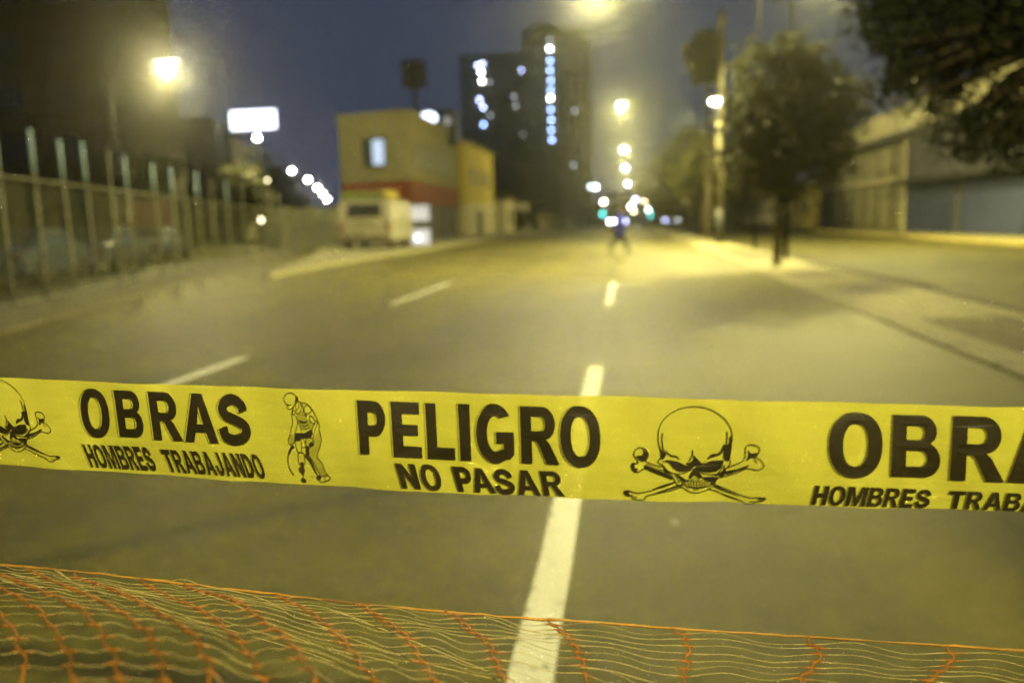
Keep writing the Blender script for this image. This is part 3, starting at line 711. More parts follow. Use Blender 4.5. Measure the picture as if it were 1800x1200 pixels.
def cl(x, y, D, base, r):      # lobe centre relative to the base
    p = P(x, y, D)-Vector(base); return (tuple(p), r)
b = tuple(tb_); D = b[1]
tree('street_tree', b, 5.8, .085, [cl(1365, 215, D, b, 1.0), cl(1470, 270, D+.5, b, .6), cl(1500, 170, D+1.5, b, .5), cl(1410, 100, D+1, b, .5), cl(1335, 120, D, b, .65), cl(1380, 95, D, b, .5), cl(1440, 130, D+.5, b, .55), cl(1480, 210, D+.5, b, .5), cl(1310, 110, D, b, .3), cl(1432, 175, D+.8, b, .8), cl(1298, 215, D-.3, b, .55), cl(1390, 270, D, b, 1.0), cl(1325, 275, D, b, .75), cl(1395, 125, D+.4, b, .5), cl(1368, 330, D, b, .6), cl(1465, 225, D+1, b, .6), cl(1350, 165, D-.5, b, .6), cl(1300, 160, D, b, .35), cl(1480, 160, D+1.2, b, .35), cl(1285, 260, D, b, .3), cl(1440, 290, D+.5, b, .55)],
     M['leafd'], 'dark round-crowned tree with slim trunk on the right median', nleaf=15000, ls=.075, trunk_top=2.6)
b = (4.45, 8.3, .07)
T2L = [cl(1622, 142, 9.0, b, .36), cl(1605, 150, 9.4, b, .3), cl(1760, -90, 8.8, b, 1.1), cl(1860, -40, 8.4, b, 1.2), cl(1640, -60, 9.2, b, .7), cl(2060, 60, 8.0, b, 1.0)]
for _ in range(400):
    x, y = random.uniform(1530, 1860), random.uniform(-40, 265)
    if 1665 < x < 1880 and 45 < y < 195 and random.random() < .95: continue
    if y > 60+max(0, (x-1540))*1.6 or (y > 175 and not 1590 < x < 1790): continue
    if random.random() < (.55 if y < 90 else .35): continue
    T2L.append(cl(x, y, random.uniform(8.3, 9.8), b, random.uniform(.17, .34)))
    if len(T2L) > 56: break
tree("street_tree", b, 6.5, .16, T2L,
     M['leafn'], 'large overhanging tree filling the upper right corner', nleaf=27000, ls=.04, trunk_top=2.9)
tree('street_tree', (4.3, -2.7, .07), 6, .12, [((-.1, .1, 4.5), 1.0), ((.2, .1, 4.4), .8), ((.3, .3, 5.1), .8), ((.2, -.6, 4.2), .8), ((-.5, .5, 3.9), .6)], M['leafd'], 'unseen median tree just behind the viewpoint, added to shade the near road', nleaf=7000, ls=.13, trunk_top=3.2)  # out of view; added so its crown darkens the lower right road
b = tuple(P(1243, 420, 47)[:2])+(.13,)
tree('street_tree', b, 12, .16, [cl(1240, 80, 47, b, .85), cl(1243, 120, 47, b, .85), cl(1237, 100, 46.5, b, .9)], M['leafd'], 'tall thin tree whose small crown stands left of the pole top', nleaf=1800, ls=.2, trunk_top=8.6)
for i, (x, y, D, rr, lab, n) in enumerate(((1212, 300, 72, 1.0, 'bushy lit tree left of the concrete pole', 1), (1180, 320, 88, .9, 'smaller tree behind and left of the bushy lit one', 1), (1235, 310, 60, .8, 'olive tree close behind the concrete pole', 1), (1300, 330, 78, 1.1, 'low dark tree between the pole and the median tree', 1), (1160, 345, 120, 1, 'farthest small tree on the right, near the signals', 1))):
    g = P(x, 400, D); b = (g.x, D, .1); s_ = D/1400
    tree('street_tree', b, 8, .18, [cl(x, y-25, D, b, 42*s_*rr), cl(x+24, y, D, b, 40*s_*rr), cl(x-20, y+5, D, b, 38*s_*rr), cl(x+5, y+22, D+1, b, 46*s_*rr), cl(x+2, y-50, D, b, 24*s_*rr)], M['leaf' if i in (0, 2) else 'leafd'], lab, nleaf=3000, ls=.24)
for i, (x, y, D, rr, lab) in enumerate(((455, 330, 84, 1.0, 'dark tree below the billboard at the left avenue'), (262, 290, 52, .8, 'olive lit tree in front of the dark block at left'), (495, 345, 120, .9, 'small tree under the highest of the five row lamps'), (915, 350, 120, 1.0, 'dark tree at the foot of the tower, left side'), (965, 360, 150, .9, 'second dark tree at the foot of the tower'),
                           (1005, 362, 190, .8, 'far tree at the right foot of the tower'), (890, 385, 98, .5, 'low shrubby tree beside the yellow house'), (425, 345, 66, .8, 'slender tree behind the fence corner lamp'))):
    g = P(x, 420, D); b = (g.x, D, .1); s_ = D/1400
    tree('tree', b, 8, .18, [cl(x, y-30, D, b, 36*s_*rr), cl(x+22, y, D, b, 36*s_*rr), cl(x-20, y+5, D, b, 36*s_*rr), cl(x+3, y+25, D+1, b, 40*s_*rr)], M['leafd'], lab, 'trees beyond the fence and tower', nleaf=2200, ls=.26)

# ------------------------------------------------------------------ fence at left
MT = mat('fence_screen', (.065, .065, .028), .85, .7, 1.3, 9, alpha=.5, trans=.2, ramp=.10)
fo = empty('site_fence', tuple(FL(0)), 0, 'long construction fence of green screening on tall pipe posts at left', 'fence')
FO = Vector(fo.location)
def rel(p): return Vector(p)-FO
pxs = [-75, -15, 45, 97, 137, 177, 205, 254, 283, 306, 326, 350, 377, 405, 430]
ts = []
for x in pxs:      # intersect view azimuth with the fence line
    r = ray(x+30, 460); k = r.x/r.y
    ts.append((k*fa.y-fa.x)/(fd.x-k*fd.y))
ts += [ts[-1]+2.2*i for i in range(1, 4)]
pt = mat('pale_blue_pipe', (.55, .72, 1.0), .5, .2, 6); pl = mat('weathered_pipe', (.25, .25, .18), .7, .5, 9)  # pale blue for the post tops, duller tone for the lower lengths
for i, t_ in enumerate(ts):
    p = FL(t_, 0, .1); topz = 3.05+random.uniform(-.05, .08); lx = random.uniform(-.05, .03)
    dull = i in (5, 9, 11) or i > 12
    q = MB().tube([rel(p), rel(p)+Vector((lx*.5, 0, 1.1)), rel(p)+Vector((lx*.8, 0, 2.3))], .031, 8).build('fence_post', pl, fo, smooth=True)
    MB().tube([rel(p)+Vector((lx*.8, 0, 2.3)), rel(p)+Vector((lx, 0, topz))], .036, 8).build('post_top', pl if dull else pt, q, smooth=True)
tss = sorted(ts); tss = [tss[0]-3]+tss
for i in range(len(tss)-1):
    m_ = MB(); n = 8; vs = []; fs = []
    for a in range(n+1):
        for b_ in range(5):
            t_ = tss[i]+(tss[i+1]-tss[i])*a/n; z = .12+2.25*b_/4
            if b_ == 4: z -= .10*math.sin(math.pi*a/n)*random.uniform(.4, 1)
            p = FL(t_, -.07+.05*math.sin(a*1.7+i+b_), z); vs.append(rel(p))
    for a in range(n):
        for b_ in range(4):
            q = a*5+b_; fs.append((q, q+5, q+6, q+1))
    m_.add(vs, fs).build('screen_panel', MT, fo, smooth=True)
mrail = MB(); mrail.tube([rel(FL(tss[0], .05, 2.28)), rel(FL(tss[-1], .05, 2.28))], .02, 6); mrail.tube([rel(FL(tss[0], -.03, .14)), rel(FL(tss[-1], -.03, .14))], .02, 6)
mrail.build('rail', pl, fo)
# second hoarding beyond (behind the van)
ho = empty('hoarding', (-20, 46, 0), 0, 'dull green site hoarding between the fence and the parked van', 'hoarding')
a = P(470, 430, 46); c_ = P(606, 430, 50)
hoard = mat('hoarding_board', (.16, .16, .10), .8, .3, .9, 7)
for i in range(6):
    p = a.lerp(c_, i/6); q = a.lerp(c_, (i+.93)/6)
    MB().prism([(p.x+20, p.y-46), (q.x+20, q.y-46), (q.x+20, q.y-45.92), (p.x+20, p.y-45.92)], .1, 2.5+.1*(i % 2)).build('board', hoard, ho)

# ------------------------------------------------------------------ vehicles
def car_proto(paint, name='parked_car', lights=None, label='', group='cars'):
    o = empty(name, (0, 0, 0), 0, label, 'car', group)
    prof = [(-2.1, .35), (-2.15, .75), (-1.95, .95), (-1.35, 1.02), (-.75, 1.42), (.55, 1.45), (1.25, 1.05), (1.95, .92), (2.12, .7), (2.1, .35)]
    n = len(prof); m_ = MB(); vs = []
    for w, inset in ((-.85, 0), (.85, 0)):
        for x, z in prof:
            k = .14 if z > 1.1 else 0
            vs.append((x, w-math.copysign(k, w), z))
    fs = [tuple(range(n))[::-1], tuple(range(n, 2*n))]+[(i, (i+1) % n, n+(i+1) % n, n+i) for i in range(n)]
    m_.add(vs, fs); bd = m_.build('body', paint, o, bevel=.06, smooth=False)
    gl = MB()
    for s_ in (-1, 1):
        gl.add([(-1.15, s_*.80, 1.06), (1.0, s_*.80, 1.06), (.5, s_*.735, 1.38), (-.68, s_*.735, 1.38)], [(0, 1, 2, 3)])
    gl.build('side_window', M['darkglass'], o)
    MB().add([(1.19, -.66, 1.10), (1.19, .66, 1.10), (.62, .60, 1.43), (.62, -.60, 1.43)], [(0, 1, 2, 3)]).build('windscreen', M['darkglass'], o)
    MB().add([(-1.32, -.66, 1.06), (-1.32, .66, 1.06), (-.80, .60, 1.41), (-.80, -.60, 1.41)], [(3, 2, 1, 0)]).build('rear_window', M['darkglass'], o)
    for x in (-1.35, 1.35):
        for y in (-.8, .8):
            wm = MB().tube([(x, y-.11, .32), (x, y+.11, .32)], .32, 16).build('wheel', M['black'], o)
            MB().tube([(x, y-.12, .32), (x, y+.12, .32)], .18, 12).build('rim', M['steel'], wm)
    for y in (-.62, .62):
        MB().tube([(2.02, y, .72), (2.13, y, .72), (2.17, y, .72)], [.14, .14, .07], 12).build('headlight', lights or M['white'], o)
    for y in (-.62, .62):
        MB().box(-2.19, -2.08, y-.15, y+.15, .72, .86).build('tail_light', M['red'], o)
    return o
cool_lit = mat('cool_light_tint', (.16, .20, .30), .3, .08, 2, coat=.5)  # blue in the paint stands in for cool light on pale cars
c0 = car_proto(cool_lit, label='pale car with cool light painted in blue, parked behind the fence screen, left one', group='cars parked behind the fence')
c1 = copy_tree(c0); tag(c1, 'pale car with cool light painted in blue, parked behind the fence screen, right one')
c2 = copy_tree(c0); tag(c2, 'pale car with cool light painted in blue, behind the fence nearest the lamps')
ang = math.atan2(fd.y, fd.x)
for c, t_, off in ((c0, 4.5, -3.2), (c1, 10.5, -3.4), (c2, 18, -3.8)):
    p = FL(t_, off, 0); c.location = p; c.rotation_euler.z = ang
# van on the island pavement
v0 = P(597, 446, 38.6); v1 = P(690, 446, 38.6); vw = v1.x-v0.x
van = empty('parked_van', ((v0.x+v1.x)/2, 38.6, .14), math.radians(3), 'boxy pale van with dark rear window parked on the pavement before the yellow building', 'van')
hw = vw/2
MB().add([(-hw, 0, .38), (hw, 0, .38), (hw, 5, .38), (-hw, 5, .38), (-hw, -.04, 1.5), (hw, -.04, 1.5), (hw, 5, 1.5), (-hw, 5, 1.5), (-hw+.12, .12, 2.45), (hw-.12, .12, 2.45), (hw-.12, 4.7, 2.45), (-hw+.12, 4.7, 2.45)],
         [(0, 3, 2, 1), (0, 1, 5, 4), (1, 2, 6, 5), (2, 3, 7, 6), (3, 0, 4, 7), (4, 5, 9, 8), (5, 6, 10, 9), (6, 7, 11, 10), (7, 4, 8, 11), (8, 9, 10, 11)]).build('body', mat('van_paint', (.36, .34, .26), .45, .2, 1.5, 7), van, bevel=.08)
MB().add([(-hw+.5, -.05, 1.62), (hw-.5, -.05, 1.62), (hw-.56, .085, 2.25), (-hw+.56, .085, 2.25)], [(0, 1, 2, 3)]).build('rear_window', M['black'], van)
MB().box(-hw+.15, hw-.35, .2, 3.0, 2.46, 2.85).build('roof_load', mat('green_tarpaulin', (.16, .20, .05), .8, .3, 2), van, bevel=.08)
MB().box(hw-.5, hw-.1, .25, 2.2, 2.46, 2.9).build('roof_box', M['yellow'], van, bevel=.06)
MB().box(-hw+.05, hw-.05, -.14, -.02, .36, .62).build('bumper', mat('brown_bumper', (.12, .10, .07), .8, .3, 4), van, bevel=.03)
MB().box(-hw+.35, -.02, -.055, -.03, .68, 1.5).box(.02, hw-.35, -.055, -.03, .68, 1.5).build('rear_door', mat('dull_door', (.34, .31, .24), .7, .3, 3), van)
for sx in (-1, 1):
    MB().box(sx*(hw-.14)-.07, sx*(hw-.14)+.07, -.06, -.02, .9, 1.3).build('tail_light', M['red'], van)
    for y in (.9, 3.9):
        w_ = MB().tube([(sx*(hw-.24)-.12, y, .36), (sx*(hw-.24)+.13, y, .36)], .37, 18).build('wheel', M['black'], van)
        MB().tube([(sx*(hw-.24)-.13, y, .36), (sx*(hw-.24)+.15, y, .36)], .18, 12).build('rim', M['steel'], w_)
# distant traffic with headlights on
hlm = emat('headlight_blue_white', (.80, .88, 1.0), 420); hlm2 = emat('headlight_lavender', (.62, .66, 1.0), 110); hlm3 = emat('headlight_pale', (.80, .78, .80), 55)
darkp = mat('dark_car_paint', (.08, .085, .10), .35, .1, 2, coat=.5)
for (x, y, D, hm, lab) in ((1075, 388.5, 250, hlm, 'oncoming car with dazzling white headlights left of the walking person'), (1097, 383, 280, hlm2, 'oncoming car with lavender headlights right of the walking person'),
                          (1171, 379, 260, hlm2, 'oncoming car with bluish headlights right of the signals'), (1187, 383, 250, hlm3, 'car with faint pale headlights at the far right kerb'), (1023, 386, 260, hlm3, 'car with faint white lights at the far left kerb')):
    c = car_proto(darkp, 'distant_car', hm, lab, 'oncoming cars in the distance'); g = P(x, y, D); c.location = (g.x, D, 0.0); c.rotation_euler.z = -math.pi/2

# ------------------------------------------------------------------ signals and far lights
def signal(x, y, D, col, s, lab, side=1):
    p = P(x, y, D); base = Vector((p.x+side*2.2, D, 0)); o = empty('traffic_signal', tuple(base), 0, lab, 'traffic signal', 'traffic signals down the road')
    H = p.z
    MB().tube([(0, 0, 0), (0, 0, H+.6), (p.x-base.x, 0, H+.9)], .07, 8).build('pole', M['steel'], o)
    hx = p.x-base.x
    hd = MB().box(hx-.25, hx+.25, -.15, .15, H-.25, H+.95).build('housing', M['black'], o, bevel=.03)
    MB().tube([(hx, -.16, H), (hx, -.24, H)], .2, 14).build('green_lens', emat('signal_lens', col, s), hd)
    for k, c in ((.35, (.08, .05, 0)), (.7, (.08, .01, 0))):
        MB().tube([(hx, -.16, H+k), (hx, -.22, H+k)], .14, 12).build('unlit_lens', mat('unlit_lens', c, .3), hd)
signal(1059, 376, 100, (.06, .62, .60), 11, 'green-lit traffic signal just left of the walking person', -1)
signal(1144, 379, 110, (.06, .62, .58), 10, 'green-lit traffic signal right of the road centre', 1)
def far_lamp(x, y, D, col, s, lab, r=.42, cat='lamp post'):
    p = P(x, y, D); o = empty('distant_lamp_post', (p.x, D, 0), 0, lab, cat, 'far lights near the horizon')
    MB().tube([(0, 0, 0), (0, 0, p.z)], .08, 6).build('pole', M['steel'], o)
    vs = []; fs = []
    bm = bmesh.new(); bmesh.ops.create_icosphere(bm, subdivisions=2, radius=r)
    me = bpy.data.meshes.new('globe'); bm.to_mesh(me); bm.free(); me.materials.append(emat('globe_glow', col, s))
    g = bpy.data.objects.new('globe', me); COL.objects.link(g); g.parent = o; g.location = (0, 0, p.z)
for a in ((1047, 329, 170, (.85, .95, 1), 22, 'cool white lamp left of the centre row above the horizon'), (1038, 328, 172, (.6, .7, .8), 6, 'dim grey lamp touching the cool white one'),
          (1061, 355, 160, (1, .92, .62), 24, 'pale yellow lamp between the tower and the centre row'), (1110, 363, 150, (1, .95, .72), 55, 'brightest warm lamp in the cluster right of the person'),
          (1132, 353, 165, (1, .86, .5), 24, 'orange-tinted lamp upper right in the cluster'), (1117, 351, 180, (.6, .62, 1), 9, 'lavender lamp behind the warm cluster'), (1113, 371, 170, (1, .9, .55), 12, 'low dim warm lamp under the brightest of the cluster'),
          (1140, 369, 150, (.7, 1, .98), 26, 'pale cyan lamp right above the right signal'), (1152, 323, 150, (1, .96, .8), 60, 'bright white lamp right of the centre row above the trees'),
          (1245, 355, 90, (.6, .68, .8), 5, 'dim grey-blue lamp left of the concrete pole'), (470, 317, 75, (1, .85, .5), 4, 'dim warm lamp under the billboard lamp among trees'),
          (458, 387, 44, (1, .85, .5), 8, 'small low warm lamp at the far end of the fence'), (538, 354, 150, (.5, .52, 1), 10, 'small violet lamp left of the descending row')):
    far_lamp(a[0], a[1], a[2], a[3], a[4]*2.4, a[5], r=.27*a[2]/150 if a[2] > 80 else .13)

# ------------------------------------------------------------------ buildings
def window(parent, x, y, z, w, h, axis, m, out_=-1, fm=None, name='window', d=.08):
    # axis 'x': pane lies in XZ plane facing -Y (out_=-1); axis 'y': pane in YZ plane facing +X or -X
    fm = fm or M['steel']; f = MB(); e = .09
    def bb(mb, a0, a1, z0, z1, t0, t1):
        if axis == 'x': mb.box(a0, a1, min(y+out_*t0, y+out_*t1), max(y+out_*t0, y+out_*t1), z0, z1)
        else: mb.box(min(x+out_*t0, x+out_*t1), max(x+out_*t0, x+out_*t1), a0, a1, z0, z1)
    c = x if axis == 'x' else y
    bb(f, c-w/2-e, c-w/2, z-h/2-e, z+h/2+e, -.02, d); bb(f, c+w/2, c+w/2+e, z-h/2-e, z+h/2+e, -.02, d)
    bb(f, c-w/2, c+w/2, z+h/2, z+h/2+e, -.02, d); bb(f, c-w/2, c+w/2, z-h/2-e, z-h/2, -.02, d)
    fo_ = f.build(name, fm, parent)
    p = MB(); bb(p, c-w/2, c+w/2, z-h/2, z+h/2, -.02, d*.5); p.build('pane', m, fo_)
    return fo_
# tower
TD = 230
tl_ = P(817, 380, TD); tm_ = P(926, 380, TD); tr_ = P(1036, 380, TD)
zt1 = P(870, 97, TD).z; zt2 = P(980, 52, TD).z
tw = empty('apartment_tower', (tl_.x, TD, 0), 0, 'tall dark apartment tower with a column of blue-lit windows', 'tower block')
w1 = tm_.x-tl_.x; w2 = tr_.x-tl_.x
MB().box(0, w1, 0, 22, 0, zt1).build('lower_block', M['dark'], tw)
MB().box(w1+.003, w2, -3, 26, 0, zt2).build('taller_block', mat('dark_olive_facade', (.075, .07, .05), .85, .25, .2, 2), tw)
MB().box(-.2, w1-.01, -.3, -.003, zt1-.6, zt1+.5).build('parapet', M['dark'], tw)
MB().box(w1+2, w1+9, 2, 12, zt2+.003, zt2+2.5).build('roof_plant_room', M['dark'], tw)
WB = [emat('window_blue', (.34, .52, 1), 15), emat('window_white_blue', (.75, .88, 1), 48), emat('window_dim_grey', (.6, .65, .7), 2.2), emat('window_warm', (1, 1, .85), 36), emat('window_violet', (.5, .58, 1), 17)]
lit = [(966, 70, 2), (966, 86, 1), (967, 107, 0), (967, 124, 0), (968, 142, 0), (968, 159, 0), (967.5, 173, 1), (968, 193, 0), (969, 211, 0), (969, 229, 0), (970, 246, 0),
       (840, 116, 4), (848, 113, 4), (846, 127, 1), (847, 143, 3), (860, 145, 2), (843, 176, 4), (849, 189, 4), (862, 203, 2), (850, 219, 0), (918, 124, 4), (903, 170, 2), (907, 186, 2), (921, 236, 2), (1008, 290, 2), (1010, 195, 2)]
occ = []
for x, y, k in lit:
    right = x > 925; dd = TD-3 if right else TD
    p = P(x, y, dd); window(tw, p.x-tl_.x, dd-TD, p.z, .75, .75, 'x', WB[k], name='lit_window', d=.05); occ.append((p.x-tl_.x, p.z))
for i in range(6):
    for j in range(15):
        x = 1.8+i*2.9; z = 3.5+j*3.1
        if z < zt1-2 and min(math.hypot(x-a, z-b) for a, b in occ) > 1.9: window(tw, x, 0, z, 1.3, 1.3, 'x', M['darkglass'])
for i in (0, 2, 3):
    for j in range(17):
        x = w1+3+i*4.0; z = 3.5+j*3.2
        if z < zt2-2 and min(math.hypot(x-a, z-b) for a, b in occ) > 1.9: window(tw, x, -3, z, 1.3, 1.3, 'x', M['darkglass'], name='side_window')
# yellow corner building
c0_ = P(725, 432, 55.0); l0 = P(609, 432, 57)
by_ = empty('corner_building', (c0_.x, 55, .14), 0, 'two-storey olive-cream corner building with a red band and one blue-lit window', 'building')
lx = l0.x-c0_.x; H = P(725, 198, 55).z-.14; rz1 = P(725, 320, 55).z; rz0 = P(725, 364, 55).z
MB().prism([(0, 0), (lx, 1.6), (lx, 17), (0, 17)], 0, H).build('wall', M['beige'], by_)
def facep(u, z0, z1, u1, off=.05):  # strip on the front face between u and u1 (0..1 from corner to left)
    a = Vector((lx*u, 1.6*u)); b = Vector((lx*u1, 1.6*u1)); n = Vector((1.6, -lx)).normalized()*-1
    if n.y > 0: n = -n
    return [(a.x, a.y), (b.x, b.y), (b.x+n.x*off, b.y+n.y*off), (a.x+n.x*off, a.y+n.y*off)], z0, z1
MB().prism(*facep(0, rz0, rz1, 1)).build('front_red_band', M['red'], by_)
MB().box(.003, .06, 0, 16.2, rz0, rz1).build('side_red_band', M['red'], by_)
MB().prism(*facep(0, H-.25, H+.25, 1, .18)).box(.003, .2, .2, 17, H-.25, H+.25).build('cornice', M['beige'], by_)
wz = P(667, 272, 56).z; wu = (P(667, 272, 56).x-c0_.x)/lx
wf = MB().prism(*facep(wu-.12, wz-1.05, wz+1.05, wu+.10, .06)).build('window', M['steel'], by_)
MB().prism(*facep(wu-.09, wz-.85, wz+.85, wu+.07, .09)).build('pane', emat('blue_window_glow', (.42, .62, 1.0), .85), wf)
MB().prism(*facep(wu+.115, wz-1.05, wz+1.0, wu+.22, .06)).build('shutter', M['steel'], by_)
for yy in (2.5, 5.2, 8, 10.8, 13.5): window(by_, 0, yy, wz-.2, 1.3, 1.7, 'y', M['pane'], out_=1, name='side_window')
sw = emat('shop_window_glow', (.55, .62, 1.0), .9)
for z in (3.1, 1.3): window(by_, 0, 1.5, z-.1, 2.6, 1.2, 'y', sw, out_=1, name='shop_window')
for yy in (5, 8.5, 12): MB().box(.003, .07, yy, yy+2.2, .1, 2.7).build('roller_shutter', M['greywall'], by_)
# blue-lit advertising panel beside the van
pb = P(741, 440, 46); ad = empty('advertising_panel', (pb.x, 46, .14), math.radians(-4), 'double blue-white lit advertising panel right of the pale van', 'advertising panel')
pw_ = 17/1400*46
MB().box(-pw_-.06, pw_+.06, 0, .22, 0, P(741, 358, 46).z-.14).build('frame', M['steel'], ad, bevel=.02)
for ya, yb, s_ in ((361, 388, .40), (403, 432, .50)):
    MB().box(-pw_, pw_, -.03, -.003, P(741, yb, 46).z-.14, P(741, ya, 46).z-.14).build('lit_panel', emat('panel_glow', (.50, .55, 1.0), s_), ad)
sp_ = P(735, 418, 46)
MB().tube([(sp_.x-pb.x, -.032, sp_.z-.14), (sp_.x-pb.x, -.06, sp_.z-.14)], .14, 16).build('spotlight', emat('spot_glow', (.75, .85, 1), 6), ad)
# yellow house and pale house further
yh = empty('yellow_house', (-14.4, 72.2, .14), 0, 'bright yellow house wall behind the corner building', 'house')
zz = P(818, 252, 72.5).z
MB().box(-8, 0, 0, 15, 3.0, zz-.14).build('wall', M['yellow'], yh); MB().box(-8, .04, .02, 15.03, 0, 2.997).build('ground_floor_wall', M['cream'], yh)
MB().box(-8.1, .25, -.1, 15.2, zz-.137, zz+.15).build('roof_slab', M['beige'], yh)
for yy in (3, 7, 11): window(yh, 0, yy, 5.5, 1.4, 1.4, 'y', M['pane'], out_=1)
MB().box(.043, .1, 5, 7, .05, 2.3).build('door', M['brown'], yh)
ph = empty('low_pale_house', (-13.5, 90, .14), 0, 'low pale boundary house beyond the yellow house', 'house')
MB().box(-7, 0, 0, 22, 0, 3.6).build('wall', M['cream'], ph); MB().box(-7.1, .2, -.1, 22.1, 3.603, 3.85).build('roof_slab', M['beige'], ph)
for yy in (3, 9, 15): window(ph, 0, yy, 1.9, 1.6, 1.3, 'y', M['pane'], out_=1)
# low garden wall in front of the tower trees
gw = empty('boundary_wall', (-12.6, 115, .14), 0, 'long low pale wall at the foot of the tower', 'wall')
MB().box(-.2, .2, 0, 110, 0, 2.3).build('wall', M['beige'], gw); MB().box(-.26, .26, 0, 110, 2.303, 2.4).build('coping', M['cream'], gw)
# rooftop screen and mast
rs = empty('rooftop_screen', tuple(P(765, 225, 68)), 0, 'dark navy rooftop screen with a bright oval display behind the corner building', 'rooftop screen')
O_ = Vector(rs.location); a = P(729, 225, 68)-O_; b = P(800, 190, 68)-O_
rs_b = MB().box(a.x, b.x, 0, 1.5, a.z-1.5, b.z).build('cabinet', mat('navy_cabinet', (.03, .045, .10), .6, .2, 2), rs, bevel=.1)
for (x, y, w, h, s_, cc) in ((753, 208, 15, 10, 5, (.72, .82, 1)), (786, 213, 6, 7, .22, (.4, .5, 1))):
    p = P(x, y, 68)-O_; k = 68/1400
    MB().add([(p.x+math.cos(t_*math.pi/10)*w*k, -.03, p.z+math.sin(t_*math.pi/10)*h*k) for t_ in range(20)]+[(p.x+math.cos(t_*math.pi/10)*w*k, -.003, p.z+math.sin(t_*math.pi/10)*h*k) for t_ in range(20)],
             [tuple(range(20))]+[(i, (i+1) % 20, 20+(i+1) % 20, 20+i) for i in range(20)]).build('display', emat('display_glow', cc, s_), rs)
MB().box(a.x+.3, a.x+.5, .4, .6, -O_.z+8.5, a.z-1.5).box(b.x-.5, b.x-.3, .4, .6, -O_.z+8.5, a.z-1.5).build('leg', M['steel'], rs)
am = P(733, 225, 64); ant = empty('antenna_mast', (am.x, 64, am.z-1.2), 0, 'black rooftop telecom mast with clustered panel antennas', 'antenna mast')
at = P(730, 150, 64).z-ant.location.z; at2 = P(730, 103, 64).z-ant.location.z
MB().tube([(0, 0, 0), (-.05, 0, at*.6), (-.1, 0, at2)], [.28, .2, .12], 8).build('mast', M['black'], ant)
for i in range(6):
    an = i*math.pi/3+.3; x, y = .72*math.cos(an)-.08, .72*math.sin(an)
    MB().box(x-.24, x+.24, y-.1, y+.1, at-.2, at2-random.uniform(0, .3)).build('panel_antenna', M['black'], ant, bevel=.03)
MB().box(-.75, .6, -.05, .05, at+.3, at+.4).box(-.75, .6, -.05, .05, at2-.7, at2-.6).box(-.13, -.03, -.65, .65, at2-.7, at2-.6).build('bracket', M['black'], ant)
# billboard
b0 = P(407, 229, 92); b1 = P(484, 193, 92)
bb_ = empty('billboard', ((b0.x+b1.x)/2, 92, 0), 0, 'blank white glowing billboard above the left avenue', 'billboard')
hw_ = (b1.x-b0.x)/2
MB().box(-hw_, hw_, -.06, -.003, b0.z, b1.z).build('lit_face', emat('billboard_glow', (.80, .84, 1), 4.5), bb_)
MB().box(-hw_-.1, hw_+.1, 0, .5, b0.z-.1, b1.z+.1).build('frame', M['steel'], bb_)
MB().tube([(0, .25, 0), (0, .25, b0.z-.1)], .25, 10).build('column', M['steel'], bb_)
# left dark blocks
bl = empty('dark_tower_block', (-37, 62, 0), math.atan2(-fd.x, fd.y), 'huge unlit block filling the upper left corner', 'building')
MB().box(-32, 0, 0, 4, 0, 46).build('wall', M['brown'], bl)
for i in range(5):
    for j in range(9): window(bl, -3.5-i*4, 0, 4+j*4, 1.8, 1.6, 'x', M['darkglass'])
bl2 = empty('dark_mid_block', (P(390, 380, 88).x, 88, 0), math.radians(14), 'flat-topped dark brown block below the big left lamp', 'building')
z2 = P(330, 207, 88).z; wd2 = P(390, 380, 88).x-P(268, 380, 88).x
MB().box(-wd2, 0, 0, 14, 0, z2).build('wall', mat('brown_render', (.03, .022, .014), .9, .3, .5, 4), bl2)
for i in range(3):
    for j in range(3): window(bl2, -1.8-i*2.5, 0, 3+j*3.6, 1.2, 1.5, 'x', M['darkglass'])
pf = empty('lit_facade', (P(418, 380, 94).x, 94, 0), math.radians(10), 'narrow pale facade lit yellow between the dark block and the billboard', 'building')
MB().box(P(397, 380, 94).x-P(418, 380, 94).x, 0, 0, 8, 0, P(405, 245, 94).z).build('wall', M['cream'], pf)
for j in range(3): window(pf, -.7, 0, 2.5+j*3, .7, 1.1, 'x', M['pane'])
for (x0, x1, yt, D, m_, lab) in ((425, 470, 330, 112, 'beige', 'low beige house under the billboard lamp'), (488, 530, 345, 140, 'beige', 'small beige house behind the hoarding'), (536, 600, 372, 160, 'cream', 'low cream house at the end of the left avenue'), (210, 305, 352, 40, 'red', 'low red-brown site wall behind the fence')):
    a = P(x0, 420, D); b = P(x1, 420, D); z = P((x0+x1)/2, yt, D).z
    o = empty('site_wall' if m_ == 'red' else 'small_house', (a.x, D, 0), 0, lab, 'wall' if m_ == 'red' else 'house')
    MB().box(0, b.x-a.x, 0, 5 if m_ != 'red' else .3, 0, z).build('wall', mat('brick_red', (.07, .035, .018), .9, .3, 1, 8) if m_ == 'red' else M[m_], o)
    if m_ == 'red': MB().box(-.03, b.x-a.x+.03, -.04, .34, z+.003, z+.1).build('coping', M['brown'], o)
    else:
        MB().box(-.2, b.x-a.x+.2, -.2, 5.2, z+.003, z+.25).build('roof_slab', M['brown'], o)
        window(o, (b.x-a.x)*.35, 0, z*.55, 1, 1.2, 'x', M['pane'])
